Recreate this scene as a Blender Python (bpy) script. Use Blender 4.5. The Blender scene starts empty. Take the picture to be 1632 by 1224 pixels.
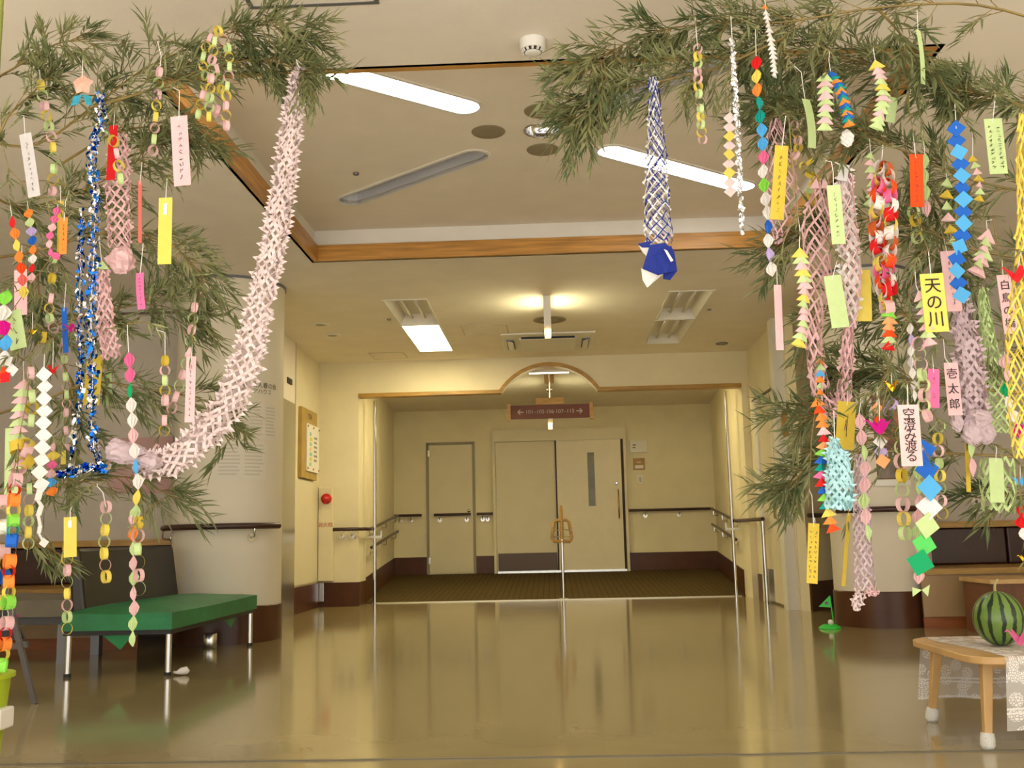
import bpy, bmesh, math, random
from mathutils import Vector, Matrix, Quaternion
random.seed(7)
scene = bpy.context.scene
COL = scene.collection

# ------------------------------------------------------------------ camera
FPX, VPX, VPY, ROLL, CAMH = 1600.0, 882.0, 853.0, 0.0222, 0.75
_Y = Vector((VPX - 816, -(VPY - 612), -FPX)).normalized()
_q = Vector((VPX + 1000 - 816, -(VPY - 1000 * ROLL - 612), -FPX))
_Z = _q.cross(_Y).normalized()
if _Z.y < 0: _Z = -_Z
_X = _Y.cross(_Z)
ROT = Matrix((_X, _Y, _Z))                 # camera axes -> world axes
CAM = Vector((0, 0, CAMH))
cd = bpy.data.cameras.new('camera'); cam = bpy.data.objects.new('camera', cd); COL.objects.link(cam)
cd.sensor_width = 36.0; cd.lens = FPX / 1632 * 36.0; cd.clip_start = 0.05; cd.clip_end = 200
cam.matrix_world = Matrix.Translation(CAM) @ ROT.to_4x4()
scene.camera = cam

def ray(px, py):
    d = ROT @ Vector((px - 816, 612 - py, -FPX)); return d / d.y
def W(px, py, Y): return CAM + ray(px, py) * Y            # a point at room depth Y
def WZ(px, py, z):
    d = ray(px, py); return CAM + d * ((z - CAMH) / d.z)   # a point at height z

# ------------------------------------------------------------------ world, lights, exposure
def lin(c):
    return tuple((x / 12.92 if x <= 0.04045 else ((x + 0.055) / 1.055) ** 2.4) for x in c)
def C8(r, g, b): return lin((r / 255, g / 255, b / 255))
world = bpy.data.worlds.new('world'); scene.world = world; world.use_nodes = True
bg = world.node_tree.nodes['Background']
bg.inputs[0].default_value = (1.0, 0.975, 0.94, 1); bg.inputs[1].default_value = 1.7   # overcast daylight through the open entrance behind the camera
vs = scene.view_settings
vs.view_transform = 'Standard'; vs.look = 'None'; vs.gamma = 1.0; vs.use_curve_mapping = False
vs.exposure = 0.42
sd_ = bpy.data.lights.new('sun', 'SUN'); sd_.energy = 11.0; sd_.angle = 0.01; sd_.color = (1.0, 0.97, 0.93)      # added low sun on the entrance floor, bouncing light up to the ceiling
sun = bpy.data.objects.new('sun', sd_); COL.objects.link(sun); sun.location = (0, -6, 6)
sun.rotation_euler = Vector((0.12, math.cos(math.radians(42)), -math.sin(math.radians(42)))).to_track_quat('-Z', 'Y').to_euler()
TUBE, PANEL, PENDANT = 15.0, 20.0, 10.0    # strength of the room's own lamps

# ------------------------------------------------------------------ materials
MATS = {}
def mat(name, col, rough=0.6, metal=0.0, var=0.0, scale=8.0, bump=0.0, bscale=60.0, spec=0.5, emit=0.0, coat=0.0, trans=0.0, stretch=None, col2=None):
    if name in MATS: return MATS[name]
    m = bpy.data.materials.new(name); m.use_nodes = True
    nt = m.node_tree; b = nt.nodes['Principled BSDF']
    b.inputs['Base Color'].default_value = (*col, 1); b.inputs['Roughness'].default_value = rough
    b.inputs['Metallic'].default_value = metal; b.inputs['Specular IOR Level'].default_value = spec
    b.inputs['Coat Weight'].default_value = coat
    if emit:
        b.inputs['Emission Color'].default_value = (*col, 1); b.inputs['Emission Strength'].default_value = emit
    if var or bump:
        tc = nt.nodes.new('ShaderNodeTexCoord'); mp = nt.nodes.new('ShaderNodeMapping')
        nt.links.new(tc.outputs['Object'], mp.inputs[0])
        if stretch: mp.inputs['Scale'].default_value = stretch
    if var:
        n = nt.nodes.new('ShaderNodeTexNoise'); n.inputs['Scale'].default_value = scale; n.inputs['Detail'].default_value = 6
        nt.links.new(mp.outputs[0], n.inputs['Vector'])
        r = nt.nodes.new('ShaderNodeValToRGB')
        a = tuple(max(0, c * (1 - var)) for c in col); d = col2 if col2 else tuple(min(1, c * (1 + var)) for c in col)
        r.color_ramp.elements[0].position = 0.32; r.color_ramp.elements[1].position = 0.68
        r.color_ramp.elements[0].color = (*a, 1); r.color_ramp.elements[1].color = (*d, 1)
        nt.links.new(n.outputs[0], r.inputs[0]); nt.links.new(r.outputs[0], b.inputs['Base Color'])
    if bump:
        n2 = nt.nodes.new('ShaderNodeTexNoise'); n2.inputs['Scale'].default_value = bscale; n2.inputs['Detail'].default_value = 4
        nt.links.new(mp.outputs[0], n2.inputs['Vector'])
        bp = nt.nodes.new('ShaderNodeBump'); bp.inputs['Strength'].default_value = bump; bp.inputs['Distance'].default_value = 0.01
        nt.links.new(n2.outputs[0], bp.inputs['Height']); nt.links.new(bp.outputs[0], b.inputs['Normal'])
    if trans:      # thin paper lets some light through
        out = nt.nodes['Material Output']; t = nt.nodes.new('ShaderNodeBsdfTranslucent'); t.inputs[0].default_value = (*col, 1)
        mx = nt.nodes.new('ShaderNodeMixShader'); mx.inputs[0].default_value = trans
        nt.links.new(b.outputs[0], mx.inputs[1]); nt.links.new(t.outputs[0], mx.inputs[2]); nt.links.new(mx.outputs[0], out.inputs[0])
    MATS[name] = m
    return m
PAPER = {'pink': (226, 186, 188), 'palepink': (224, 206, 204), 'blush': (228, 192, 189), 'mauve': (205, 184, 190), 'hot': (226, 110, 158), 'magenta': (205, 20, 140),
         'green': (192, 212, 150), 'lime': (140, 215, 80), 'grass': (92, 205, 100), 'emerald': (20, 160, 100), 'teal': (20, 150, 140),
         'yellow': (226, 206, 96), 'gold': (208, 182, 66), 'orange': (236, 140, 60), 'peach': (246, 170, 112), 'vermilion': (235, 78, 25),
         'red': (212, 30, 34), 'coral': (222, 110, 100), 'blue': (35, 100, 195), 'sky': (84, 170, 225), 'aqua': (176, 216, 220), 'navy': (36, 52, 140),
         'white': (226, 222, 217), 'grey': (205, 200, 198), 'lavender': (190, 170, 215), 'rust': (190, 90, 40)}
def paper(k):
    return mat('paper ' + k, C8(*PAPER[k]), 0.75, var=0.05, scale=30, bump=0.06, bscale=90, spec=0.25, trans=0.18)

# ------------------------------------------------------------------ mesh collecting
class MB:
    def __init__(s): s.v = []; s.f = []
    def add(s, vs, fs):
        o = len(s.v); s.v += [Vector(v) for v in vs]; s.f += [tuple(i + o for i in f) for f in fs]; return s
    def box(s, a, b):
        x0, y0, z0 = (min(a[i], b[i]) for i in range(3)); x1, y1, z1 = (max(a[i], b[i]) for i in range(3))
        return s.hexa([(x0,y0,z0),(x1,y0,z0),(x1,y1,z0),(x0,y1,z0),(x0,y0,z1),(x1,y0,z1),(x1,y1,z1),(x0,y1,z1)])
    def hexa(s, v): return s.add(v, [(0,3,2,1),(4,5,6,7),(0,1,5,4),(1,2,6,5),(2,3,7,6),(3,0,4,7)])
    def bar(s, p, q, w, h, up=(0,0,1)):
        p, q = Vector(p), Vector(q); d = (q - p).normalized(); u = Vector(up)
        sx = d.cross(u)
        if sx.length < 1e-4: sx = d.cross(Vector((0,1,0)))
        sx.normalize(); sz = sx.cross(d)
        v = [e + sx*a*w/2 + sz*c*h/2 for e in (p, q) for a, c in ((-1,-1),(1,-1),(1,1),(-1,1))]
        return s.add(v, [(0,1,2,3),(7,6,5,4),(0,4,5,1),(1,5,6,2),(2,6,7,3),(3,7,4,0)])
    def tube(s, pts, r, n=8, cap=True, flat=(1,1)):
        pts = [Vector(p) for p in pts]; m = len(pts); rs = r if isinstance(r, (list, tuple)) else [r]*m
        o = len(s.v); prev = None
        for i, p in enumerate(pts):
            d = (pts[min(i+1, m-1)] - pts[max(i-1, 0)]).normalized()
            a = (prev - d*prev.dot(d)) if prev else d.orthogonal()
            if a.length < 1e-5: a = d.orthogonal()
            a.normalize(); prev = a; b = d.cross(a)
            for k in range(n):
                t = 2*math.pi*k/n
                s.v.append(p + a*math.cos(t)*rs[i]*flat[0] + b*math.sin(t)*rs[i]*flat[1])
        for i in range(m-1):
            for k in range(n):
                k2 = (k+1) % n
                s.f.append((o+i*n+k, o+i*n+k2, o+(i+1)*n+k2, o+(i+1)*n+k))
        if cap:
            s.f.append(tuple(o+k for k in range(n))[::-1]); s.f.append(tuple(o+(m-1)*n+k for k in range(n)))
        return s
    def lathe(s, c, prof, n=24, axis='z'):
        c = Vector(c); o = len(s.v); m = len(prof)
        for r, z in prof:
            for k in range(n):
                t = 2*math.pi*k/n
                d = Vector((r*math.cos(t), r*math.sin(t), z))
                if axis == 'y': d = Vector((d.x, -d.z, d.y))
                if axis == 'x': d = Vector((d.z, d.x, d.y))
                s.v.append(c + d)
        for i in range(m-1):
            for k in range(n):
                k2 = (k+1) % n; s.f.append((o+i*n+k, o+i*n+k2, o+(i+1)*n+k2, o+(i+1)*n+k))
        s.f.append(tuple(o+k for k in range(n))[::-1]); s.f.append(tuple(o+(m-1)*n+k for k in range(n)))
        return s
    def prism(s, poly, a0, a1, axis='z'):
        def mk(p, a): return (p[0], p[1], a) if axis == 'z' else ((p[0], a, p[1]) if axis == 'y' else (a, p[0], p[1]))
        n = len(poly)
        return s.add([mk(p, a0) for p in poly] + [mk(p, a1) for p in poly],
                     [tuple(range(n))[::-1], tuple(range(n, 2*n))] + [(k, (k+1) % n, n+(k+1) % n, n+k) for k in range(n)])
    def ribbon(s, p, q, wdir, w):
        p, q, d = Vector(p), Vector(q), Vector(wdir).normalized()*(w/2)
        return s.add([p-d, p+d, q+d, q-d], [(0,1,2,3)])
    def mesh(s, name, off=Vector((0,0,0)), fixn=True):
        me = bpy.data.meshes.new(name); me.from_pydata([tuple(v - off) for v in s.v], [], s.f); me.update()
        if fixn:
            bm = bmesh.new(); bm.from_mesh(me); bmesh.ops.recalc_face_normals(bm, faces=bm.faces); bm.to_mesh(me); bm.free()
        return me

def link(name, me, m, parent=None, smooth=False):
    o = bpy.data.objects.new(name, me); COL.objects.link(o)
    if m is not None and not me.materials: me.materials.append(m)
    if smooth:
        for p in me.polygons: p.use_smooth = True
    if parent: o.parent = parent
    return o
def tag(o, label=None, cat=None, group=None, kind=None):
    if label: o['label'] = label
    if cat: o['category'] = cat
    if group: o['group'] = group
    if kind: o['kind'] = kind
    return o
def bevel(o, w, seg=2):
    md = o.modifiers.new('bevel', 'BEVEL'); md.width = w; md.segments = seg; md.limit_method = 'ANGLE'
    return o
def smooth_angle(o, deg=40):
    me = o.data
    for p in me.polygons: p.use_smooth = True
    try: me.set_sharp_from_angle(angle=math.radians(deg))
    except Exception: pass
    return o

class Thing:
    def __init__(s, name, label, cat, loc, group=None, kind=None):
        s.o = bpy.data.objects.new(name, None); COL.objects.link(s.o); s.o.empty_display_size = 0.05
        s.loc = Vector(loc); s.o.location = s.loc
        if kind == 'structure': tag(s.o, kind=kind, label=label)
        else: tag(s.o, label, cat, group, kind)
    def part(s, name, mb, m, parent=None, label=None, smooth=False, kind=None, ang=None, bev=0):
        o = link(name, mb.mesh(name, s.loc), m, parent or s.o, smooth)
        if ang: smooth_angle(o, ang)
        if bev: bevel(o, bev)
        if label: o['label'] = label
        if kind: o['kind'] = kind
        return o
    def inst(s, name, me, loc, rot=None, scale=1.0, parent=None):
        o = bpy.data.objects.new(name, me); COL.objects.link(o); o.parent = parent or s.o
        o.location = Vector(loc) - s.loc
        if rot is not None: o.rotation_mode = 'QUATERNION'; o.rotation_quaternion = rot
        o.scale = (scale,)*3 if isinstance(scale, (int, float)) else scale
        return o
def one(name, mb, m, label, cat, group=None, loc=None, **k):
    loc = Vector(loc) if loc is not None else Vector((0,0,0))
    o = link(name, mb.mesh(name, loc), m, None, k.get('smooth', False)); o.location = loc
    if k.get('ang'): smooth_angle(o, k['ang'])
    if k.get('bev'): bevel(o, k['bev'])
    return tag(o, label, cat, group, k.get('kind'))
def struct(name, mb, m, parent=None, label=None, **k):
    o = link(name, mb.mesh(name), m, parent, k.get('smooth', False))
    if k.get('ang'): smooth_angle(o, k['ang'])
    if not parent: o['kind'] = 'structure'
    if label: o['label'] = label
    return o
def text(body, size, m, mat4, parent, name='lettering', align='CENTER', spacing=1.0, off=None):
    cu = bpy.data.curves.new('tmp', 'FONT'); cu.body = body; cu.size = size; cu.align_x = align; cu.align_y = 'CENTER'
    cu.space_line = spacing; cu.extrude = 0.0004; cu.resolution_u = 3
    if off: cu.offset = off
    t = bpy.data.objects.new('tmp', cu); COL.objects.link(t)
    dg = bpy.context.evaluated_depsgraph_get()
    me = bpy.data.meshes.new_from_object(t.evaluated_get(dg)); bpy.data.objects.remove(t)
    me.transform(mat4)
    me.materials.clear(); me.materials.append(m)
    o = bpy.data.objects.new(name, me); COL.objects.link(o); o.parent = parent
    return o
def face_mat(origin, xdir, updir):
    x = Vector(xdir).normalized(); u = Vector(updir).normalized(); n = x.cross(u)
    M = Matrix((x, u, n)).transposed().to_4x4(); M.translation = Vector(origin); return M
def plate(z0, z1, outer, holes):
    """horizontal slab with holes: returns MB"""
    bm = bmesh.new(); edges = []
    for loop in [outer] + holes:
        vs = [bm.verts.new((x, y, z0)) for x, y in loop]
        edges += [bm.edges.new((vs[i], vs[(i+1) % len(vs)])) for i in range(len(vs))]
    bmesh.ops.triangle_fill(bm, use_beauty=True, edges=edges)
    bm.verts.index_update()
    mb = MB(); mb.add([v.co.copy() for v in bm.verts], [tuple(v.index for v in f.verts) for f in bm.faces])
    n = len(bm.verts); mb.add([Vector((v.co.x, v.co.y, z1)) for v in bm.verts], [tuple(v.index for v in f.verts) for f in bm.faces])
    k = 0
    for loop in [outer] + holes:
        L = len(loop)
        for i in range(L): mb.f.append((k+i, k+(i+1) % L, n+k+(i+1) % L, n+k+i))
        k += L
    bm.free(); return mb
def rect(x0, x1, y0, y1): return [(x0,y0),(x1,y0),(x1,y1),(x0,y1)]
def circle(x, y, r, n=24): return [(x+r*math.cos(2*math.pi*k/n), y+r*math.sin(2*math.pi*k/n)) for k in range(n)]
def stadium(p, q, r, n=8):
    p, q = Vector(p), Vector(q); d = (q-p).normalized(); a0 = math.atan2(d.y, d.x); out = []
    for c, st in ((q, a0 - math.pi/2), (p, a0 + math.pi/2)):
        for k in range(n+1):
            t = st + math.pi*k/n; out.append((c.x+r*math.cos(t), c.y+r*math.sin(t)))
    return out
def rrect(x0, x1, y0, y1, r, n=5):
    out = []
    for cx, cy, st in ((x1-r,y1-r,0),(x0+r,y1-r,90),(x0+r,y0+r,180),(x1-r,y0+r,270)):
        for k in range(n+1):
            t = math.radians(st + 90*k/n); out.append((cx+r*math.cos(t), cy+r*math.sin(t)))
    return out

# common materials
WALL = mat('cream wallpaper', C8(232, 222, 190), 0.8, var=0.04, scale=3, bump=0.12, bscale=220, spec=0.25)
CEIL = mat('ceiling paper', C8(238, 229, 214), 0.85, var=0.03, scale=4, bump=0.15, bscale=160, spec=0.2)
WHITE = mat('white paint', C8(232, 228, 218), 0.5, var=0.03, scale=5)
PILLAR = mat('pillar paper', C8(222, 212, 190), 0.6, var=0.03, scale=3, bump=0.08, bscale=200, spec=0.35)
BASEB = mat('brown vinyl skirting', C8(84, 50, 30), 0.3, var=0.12, scale=5, spec=0.3)
WOOD = mat('amber wood', C8(176, 136, 66), 0.38, var=0.22, scale=5, stretch=(1.2, 1.2, 9), spec=0.5)
WOODX = mat('amber laminated wood', C8(188, 136, 66), 0.35, var=0.25, scale=4, stretch=(0.8, 6, 14), spec=0.5)
LWOOD = mat('pale beech wood', C8(206, 166, 108), 0.35, var=0.12, scale=9, stretch=(1, 1, 0.2))
RAIL = mat('dark brown handrail', C8(62, 36, 28), 0.3, var=0.1, scale=10)
CHROME = mat('polished steel', C8(205, 205, 205), 0.12, 1.0)
STEEL = mat('brushed steel', C8(222, 220, 212), 0.22, 1.0, bump=0.05, bscale=40, stretch=(40, 40, 1))
DOORM = mat('cream door laminate', C8(222, 212, 182), 0.45, var=0.03, scale=3)
DARK = mat('black plastic', C8(28, 26, 26), 0.5)
GREYM = mat('grey metal', C8(120, 122, 128), 0.4, 0.6)
INK = mat('black ink', C8(34, 28, 28), 0.8)
STRING = mat('white string', C8(225, 220, 215), 0.8)

# ================================================================== THE SETTING
CZ, TZ, HY, BY = 2.82, 3.06, 11.6, 15.6     # ceiling, tray ceiling, header wall, back wall of the hall
TX, TY0, TY1 = 1.74, 4.18, 7.26
# floor
def floor_mat():
    m = mat('waxed olive vinyl floor', C8(160, 145, 102), 0.13, var=0.10, scale=2.2, bump=0.010, bscale=5, spec=0.6, coat=0.25)
    nt = m.node_tree; b = nt.nodes['Principled BSDF']; b.inputs['Coat Roughness'].default_value = 0.1
    tc = nt.nodes.new('ShaderNodeTexCoord'); mp = nt.nodes.new('ShaderNodeMapping'); mp.inputs['Scale'].default_value = (1.0, 6.0, 1)
    n = nt.nodes.new('ShaderNodeTexNoise'); n.inputs['Scale'].default_value = 3; n.inputs['Detail'].default_value = 8
    mr = nt.nodes.new('ShaderNodeMapRange'); mr.inputs[3].default_value = 0.06; mr.inputs[4].default_value = 0.15
    nt.links.new(tc.outputs['Object'], mp.inputs[0]); nt.links.new(mp.outputs[0], n.inputs['Vector'])
    nt.links.new(n.outputs[0], mr.inputs[0]); nt.links.new(mr.outputs[0], b.inputs['Roughness'])
    return m
FLOOR = floor_mat()
struct('floor', MB().box((-6, 3.60, -0.2), (6, 12.0, 0)), FLOOR, label='glossy waxed olive brown vinyl floor')
struct('floor_entrance', MB().box((-6, 2.6, -0.2), (6, 3.592, -0.004)), FLOOR, label='waxed floor of the entrance side')
struct('floor_bounce', MB().box((-6, -1.5, -0.2), (6, 2.598, -0.004)), mat('pale bounce tile', C8(216, 210, 200), 0.6, var=0.06, scale=2), label='unseen entrance floor, made pale to bounce light to the ceiling')  # out of view; pale so the added sun bounces up to the ceiling
struct('trim_1', MB().box((-6, 3.592, -0.2), (6, 3.60, 0.001)), mat('dull joint metal', C8(120, 112, 92), 0.5, 0.3), label='thin metal joint strip across the floor')
# carpeted ramp of the hall
CARPET = mat('olive brown carpet', C8(92, 76, 44), 0.95, var=0.3, scale=90, bump=0.5, bscale=300, spec=0.1)
def carpet():
    nt = CARPET.node_tree; b = nt.nodes['Principled BSDF']
    tc = nt.nodes.new('ShaderNodeTexCoord'); br = nt.nodes.new('ShaderNodeTexBrick')
    br.inputs['Scale'].default_value = 7; br.inputs['Mortar Size'].default_value = 0.035; br.offset = 0
    br.inputs['Color1'].default_value = (*C8(96, 80, 46), 1); br.inputs['Color2'].default_value = (*C8(84, 72, 44), 1); br.inputs['Mortar'].default_value = (*C8(64, 50, 34), 1)
    nt.links.new(tc.outputs['Object'], br.inputs['Vector']); nt.links.new(br.outputs[0], b.inputs['Base Color'])
carpet()
struct('floor_hall', MB().hexa([(-2.7, 12.03, -0.2), (2.7, 12.03, -0.2), (2.7, 15.7, -0.2), (-2.7, 15.7, -0.2), (-2.7, 12.03, 0.004), (2.7, 12.03, 0.004), (2.7, 15.7, 0.2), (-2.7, 15.7, 0.2)]), CARPET, label='carpeted ramp rising to the doors')
struct('trim_2', MB().box((-2.15, 12.0, -0.2), (2.17, 12.03, 0.01)), mat('pale threshold strip', C8(214, 208, 186), 0.3, 0.4), label='pale metal threshold strip before the carpet')

# ceiling with the raised tray, troffers cut out
TROF = [(-1.43, -1.07, 8.55, 9.57), (-1.43, -1.07, 9.62, 11.0), (1.08, 1.44, 8.55, 9.67), (1.08, 1.44, 9.73, 10.94)]
ceil = struct('ceiling', plate(CZ, CZ + 0.02, rect(-6, 6, -1.5, HY), [rect(-TX, TX, TY0, TY1)] + [rect(*t) for t in TROF]), CEIL)
SL = [((-0.42, 5.5 - 0.36), (-1.34, 5.5 - 1.08), True), ((0.42, 5.5 + 0.36), (1.34, 5.5 + 1.08), True), ((-0.42, 5.5 + 0.36), (-1.32, 5.5 + 1.08), False), ((0.42, 5.5 - 0.36), (1.32, 5.5 - 1.08), False)]
struct('ceiling_tray', plate(TZ, TZ + 0.02, rect(-TX - 0.1, TX + 0.1, TY0 - 0.1, TY1 + 0.1), [stadium(a, b, 0.085) for a, b, _ in SL] + [circle(0, 5.5, 0.1)]), CEIL, label='raised inner ceiling of the coffer')
tw = MB()
e = 0.02
for a, b in (((-TX-e, TY0-e, CZ), (TX+e, TY0, TZ)), ((-TX-e, TY1, CZ), (TX+e, TY1+e, TZ)), ((-TX-e, TY0, CZ), (-TX, TY1, TZ)), ((TX, TY0, CZ), (TX+e, TY1, TZ))): tw.box(a, b)
struct('wall_tray', tw, WHITE, label='white upright sides of the ceiling coffer')
# wood band round the coffer
WB = CZ + 0.118; t = 0.035; dn = 0.001
band = Thing('trim_3', 'amber wood band framing the ceiling coffer', None, (0, 5.7, CZ), kind='structure')
band.part('board', MB().box((-TX, TY1 - t, CZ - dn), (TX, TY1, WB)), WOODX)
band.part('board', MB().box((-TX, TY0, CZ - dn), (TX, TY0 + t, WB)), WOODX)
WOODY = mat('amber laminated wood lengthwise', C8(182, 130, 62), 0.35, var=0.25, scale=4, stretch=(6, 0.8, 14))
band.part('board', MB().box((-TX, TY0 + t, CZ - dn), (-TX + t, TY1 - t, WB)), WOODY)
band.part('board', MB().box((TX - t, TY0 + t, CZ - dn), (TX, TY1 - t, WB)), WOODY)

# header wall with arch (profile extruded through its thickness)
AR, AZ, AB = 0.60, 2.44, 2.44
arc = []
ax = 0.585
# circle through (-ax,AZ) (0,AZ+0.30) (ax,AZ)
rise = 0.31; R = (ax*ax + rise*rise) / (2*rise); cz = AZ + rise - R; a0 = math.asin((AZ - cz) / R)
N = 20
for k in range(N + 1):
    a = math.pi - a0 - (math.pi - 2*a0) * k / N
    arc.append((R * math.cos(a), cz + R * math.sin(a)))
XL, XR = -2.72, 2.30; JL, JR = -2.24, 2.22
hdr = MB()
prof = [(JL, AZ)] + arc + [(JR, AZ)]; HT = 0.12
for (x0, z0), (x1, z1) in zip(prof[:-1], prof[1:]):
    hdr.hexa([(x0, HY, z0), (x1, HY, z1), (x1, HY+HT, z1), (x0, HY+HT, z0), (x0, HY, 2.9), (x1, HY, 2.9), (x1, HY+HT, 2.9), (x0, HY+HT, 2.9)])
hdr.box((XL, HY, 0), (JL, HY + 0.45, 2.9)); hdr.box((JR, HY, 0), (JR + 0.4, HY + 0.45, 2.9))
struct('wall_header', hdr, WALL, label='cream wall over the hall opening with arched notch')
tr = MB(); w = 0.042; inner = []
for k, (x, z) in enumerate(prof):
    a = Vector(prof[max(k-1, 0)]); b = Vector(prof[min(k+1, len(prof)-1)])
    if k in (1, len(prof)-2): nn = Vector((0.55 if k == 1 else -0.55, -0.85))
    else: d_ = (b - a).normalized(); nn = Vector((d_.y, -d_.x))
    inner.append((x + nn.x*w, z + nn.y*w))
for k in range(len(prof)-1):
    (x0, z0), (x1, z1), (x2, z2), (x3, z3) = prof[k], prof[k+1], inner[k+1], inner[k]
    tr.hexa([(x3, HY-0.02, z3), (x2, HY-0.02, z2), (x2, HY+HT+0.01, z2), (x3, HY+HT+0.01, z3), (x0, HY-0.02, z0+0.003), (x1, HY-0.02, z1+0.003), (x1, HY+HT+0.01, z1+0.003), (x0, HY+HT+0.01, z0+0.003)])
struct('trim_4', tr, WOOD, label='amber wood trim along the arched header')
# hall beyond
hall = MB()
hall.hexa([(-2.26, HY+0.45, 0), (-2.52, HY+0.45, 0), (-2.72, BY, 0), (-2.46, BY, 0), (-2.26, HY+0.45, 2.9), (-2.52, HY+0.45, 2.9), (-2.72, BY, 2.9), (-2.46, BY, 2.9)])
struct('wall_hall_left', hall, WALL)
hall = MB().hexa([(2.23, HY+0.45, 0), (2.5, HY+0.45, 0), (2.75, BY, 0), (2.49, BY, 0), (2.23, HY+0.45, 2.9), (2.5, HY+0.45, 2.9), (2.75, BY, 2.9), (2.49, BY, 2.9)])
struct('wall_hall_right', hall, WALL)
struct('wall_hall_back', MB().box((-2.8, BY, 0), (2.8, BY + 0.1, 3.0)), WALL)
struct('ceiling_hall', MB().box((-2.8, HY + HT, 2.72), (2.8, BY + 0.1, 2.76)), CEIL)
# baseboards in the hall follow the ramp
def ramp(y): return 0.2 * (y - 12.03) / 3.57 if y > 12.03 else 0
for side, xs in (('hall_left', ((-2.255, HY + 0.5), (-2.455, BY - 0.005))), ('hall_right', ((2.225, HY + 0.5), (2.485, BY - 0.005)))):
    (x0, y0), (x1, y1) = xs; d = 0.012 if x0 < 0 else -0.012
    struct('baseboard_' + side, MB().hexa([(x0, y0, ramp(y0)), (x0+d, y0, ramp(y0)), (x1+d, y1, ramp(y1)), (x1, y1, ramp(y1)), (x0, y0, 0.3), (x0+d, y0, 0.3), (x1+d, y1, 0.46), (x1, y1, 0.46)]), BASEB)
for i, (x0, x1) in enumerate(((-2.45, -1.94), (-1.20, -0.9), (1.14, 2.48))):
    struct('baseboard_hall_back_%d' % (i + 1), MB().box((x0, BY - 0.012, 0.19), (x1, BY, 0.46)), BASEB)
# left wall of the elevator corner
struct('wall_left', MB().box((-2.85, 8.4, 0), (-2.7, HY, CZ)), WALL)
struct('baseboard_left', MB().box((-2.7, 10.38, 0), (-2.685, HY, 0.27)), BASEB)
struct('baseboard_header_left', MB().box((-2.69, HY - 0.014, 0), (JL, HY, 0.27)), BASEB)
struct('baseboard_jamb_left', MB().box((JL - 0.001, HY - 0.014, 0), (JL + 0.014, HY + 0.45, 0.27)), BASEB)
# right wall with sliding door
struct('wall_right', MB().box((2.3, 9.75, 0), (2.42, HY, CZ)), WALL)
struct('wall_right_diagonal', MB().hexa([(2.36, 9.6, 0), (3.3, 10.7, 0), (3.2, 10.8, 0), (2.3, 9.7, 0), (2.36, 9.6, CZ), (3.3, 10.7, CZ), (3.2, 10.8, CZ), (2.3, 9.7, CZ)]), WALL)
struct('baseboard_right_diagonal', MB().hexa([(2.375, 9.58, 0), (3.3, 10.68, 0), (3.29, 10.7, 0), (2.36, 9.6, 0), (2.375, 9.58, 0.27), (3.3, 10.68, 0.27), (3.29, 10.7, 0.27), (2.36, 9.6, 0.27)]), BASEB)
struct('baseboard_right', MB().box((2.285, 10.98, 0), (2.3, HY, 0.27)), BASEB)
# outer room walls
struct('wall_back_left', MB().box((-6.1, 8.3, 0), (-2.7, 8.4, CZ)), mat('grey beige wallpaper', C8(196, 186, 170), 0.8, var=0.04, bump=0.1, bscale=200))
struct('trim_5', MB().box((-6, 8.285, 2.70), (-2.7, 8.3, 2.72)), mat('dark wall rail', C8(96, 78, 66), 0.5), label='thin dark rail near the top of the wall')  # narrow rail with its own dark colour
struct('wall_back_right', MB().box((2.8, 8.6, 0), (6.1, 8.7, CZ)), MATS['grey beige wallpaper'])
struct('wall_back_right_return', MB().box((2.8, 8.7, 0), (2.9, 10.6, CZ)), MATS['grey beige wallpaper'])
struct('wall_outer_left', MB().box((-6.1, -1.5, 0), (-6, 8.3, CZ)), WALL)
struct('wall_outer_right', MB().box((6, -1.5, 0), (6.1, 8.6, CZ)), WALL)

# ------------------------------------------------------------------ doors
def door_thing(nm, label, loc): return Thing(nm, label, None, loc, kind='structure')
d = door_thing('door_1', 'narrow cream service door in the back wall', (-1.57, BY, 0.2))
fr = MB(); x0, x1, z0, z1 = -1.93, -1.21, 0.2, 2.2
fr.box((x0-0.02, BY-0.03, z0), (x0+0.02, BY, z1+0.02)); fr.box((x1-0.02, BY-0.03, z0), (x1+0.02, BY, z1+0.02)); fr.box((x0, BY-0.03, z1-0.02), (x1, BY, z1+0.02))
d.part('door_frame', fr, mat('grey door frame', C8(150, 142, 118), 0.5))
d.part('door_panel', MB().box((x0+0.022, BY-0.018, z0+0.01), (x1-0.022, BY-0.002, z1-0.022)), DOORM)
d.part('hinge', MB().box((x0+0.01, BY-0.04, 2.0), (x0+0.04, BY-0.02, 2.1)), STEEL); d.part('hinge', MB().box((x0+0.01, BY-0.04, 0.35), (x0+0.04, BY-0.02, 0.45)), STEEL)
d.part('door_knob', MB().lathe((x1-0.08, BY-0.02, 1.15), [(0.012, 0), (0.012, 0.03), (0.028, 0.04), (0.02, 0.06)], 12, 'y'), STEEL, smooth=True)
d = door_thing('door_2', 'wide cream sliding door with narrow window slit', (0.1, BY, 0.2))
x0, x1, xm = -0.88, 1.10, 0.05; z0, z1 = 0.21, 2.2
fr = MB(); fr.box((x0-0.03, BY-0.10, z1), (x1+0.05, BY, z1+0.18)); fr.box((x0-0.03, BY-0.10, z0-0.02), (x0+0.01, BY, z1)); fr.box((x1+0.01, BY-0.10, z0-0.02), (x1+0.05, BY, z1))
d.part('door_frame', fr, DOORM)
d.part('fixed_panel', MB().box((x0+0.012, BY-0.035, z0), (xm+0.03, BY-0.005, z1-0.001)), DOORM)
kick = mat('dark steel kick plate', C8(84, 66, 48), 0.35, 0.3)
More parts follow.
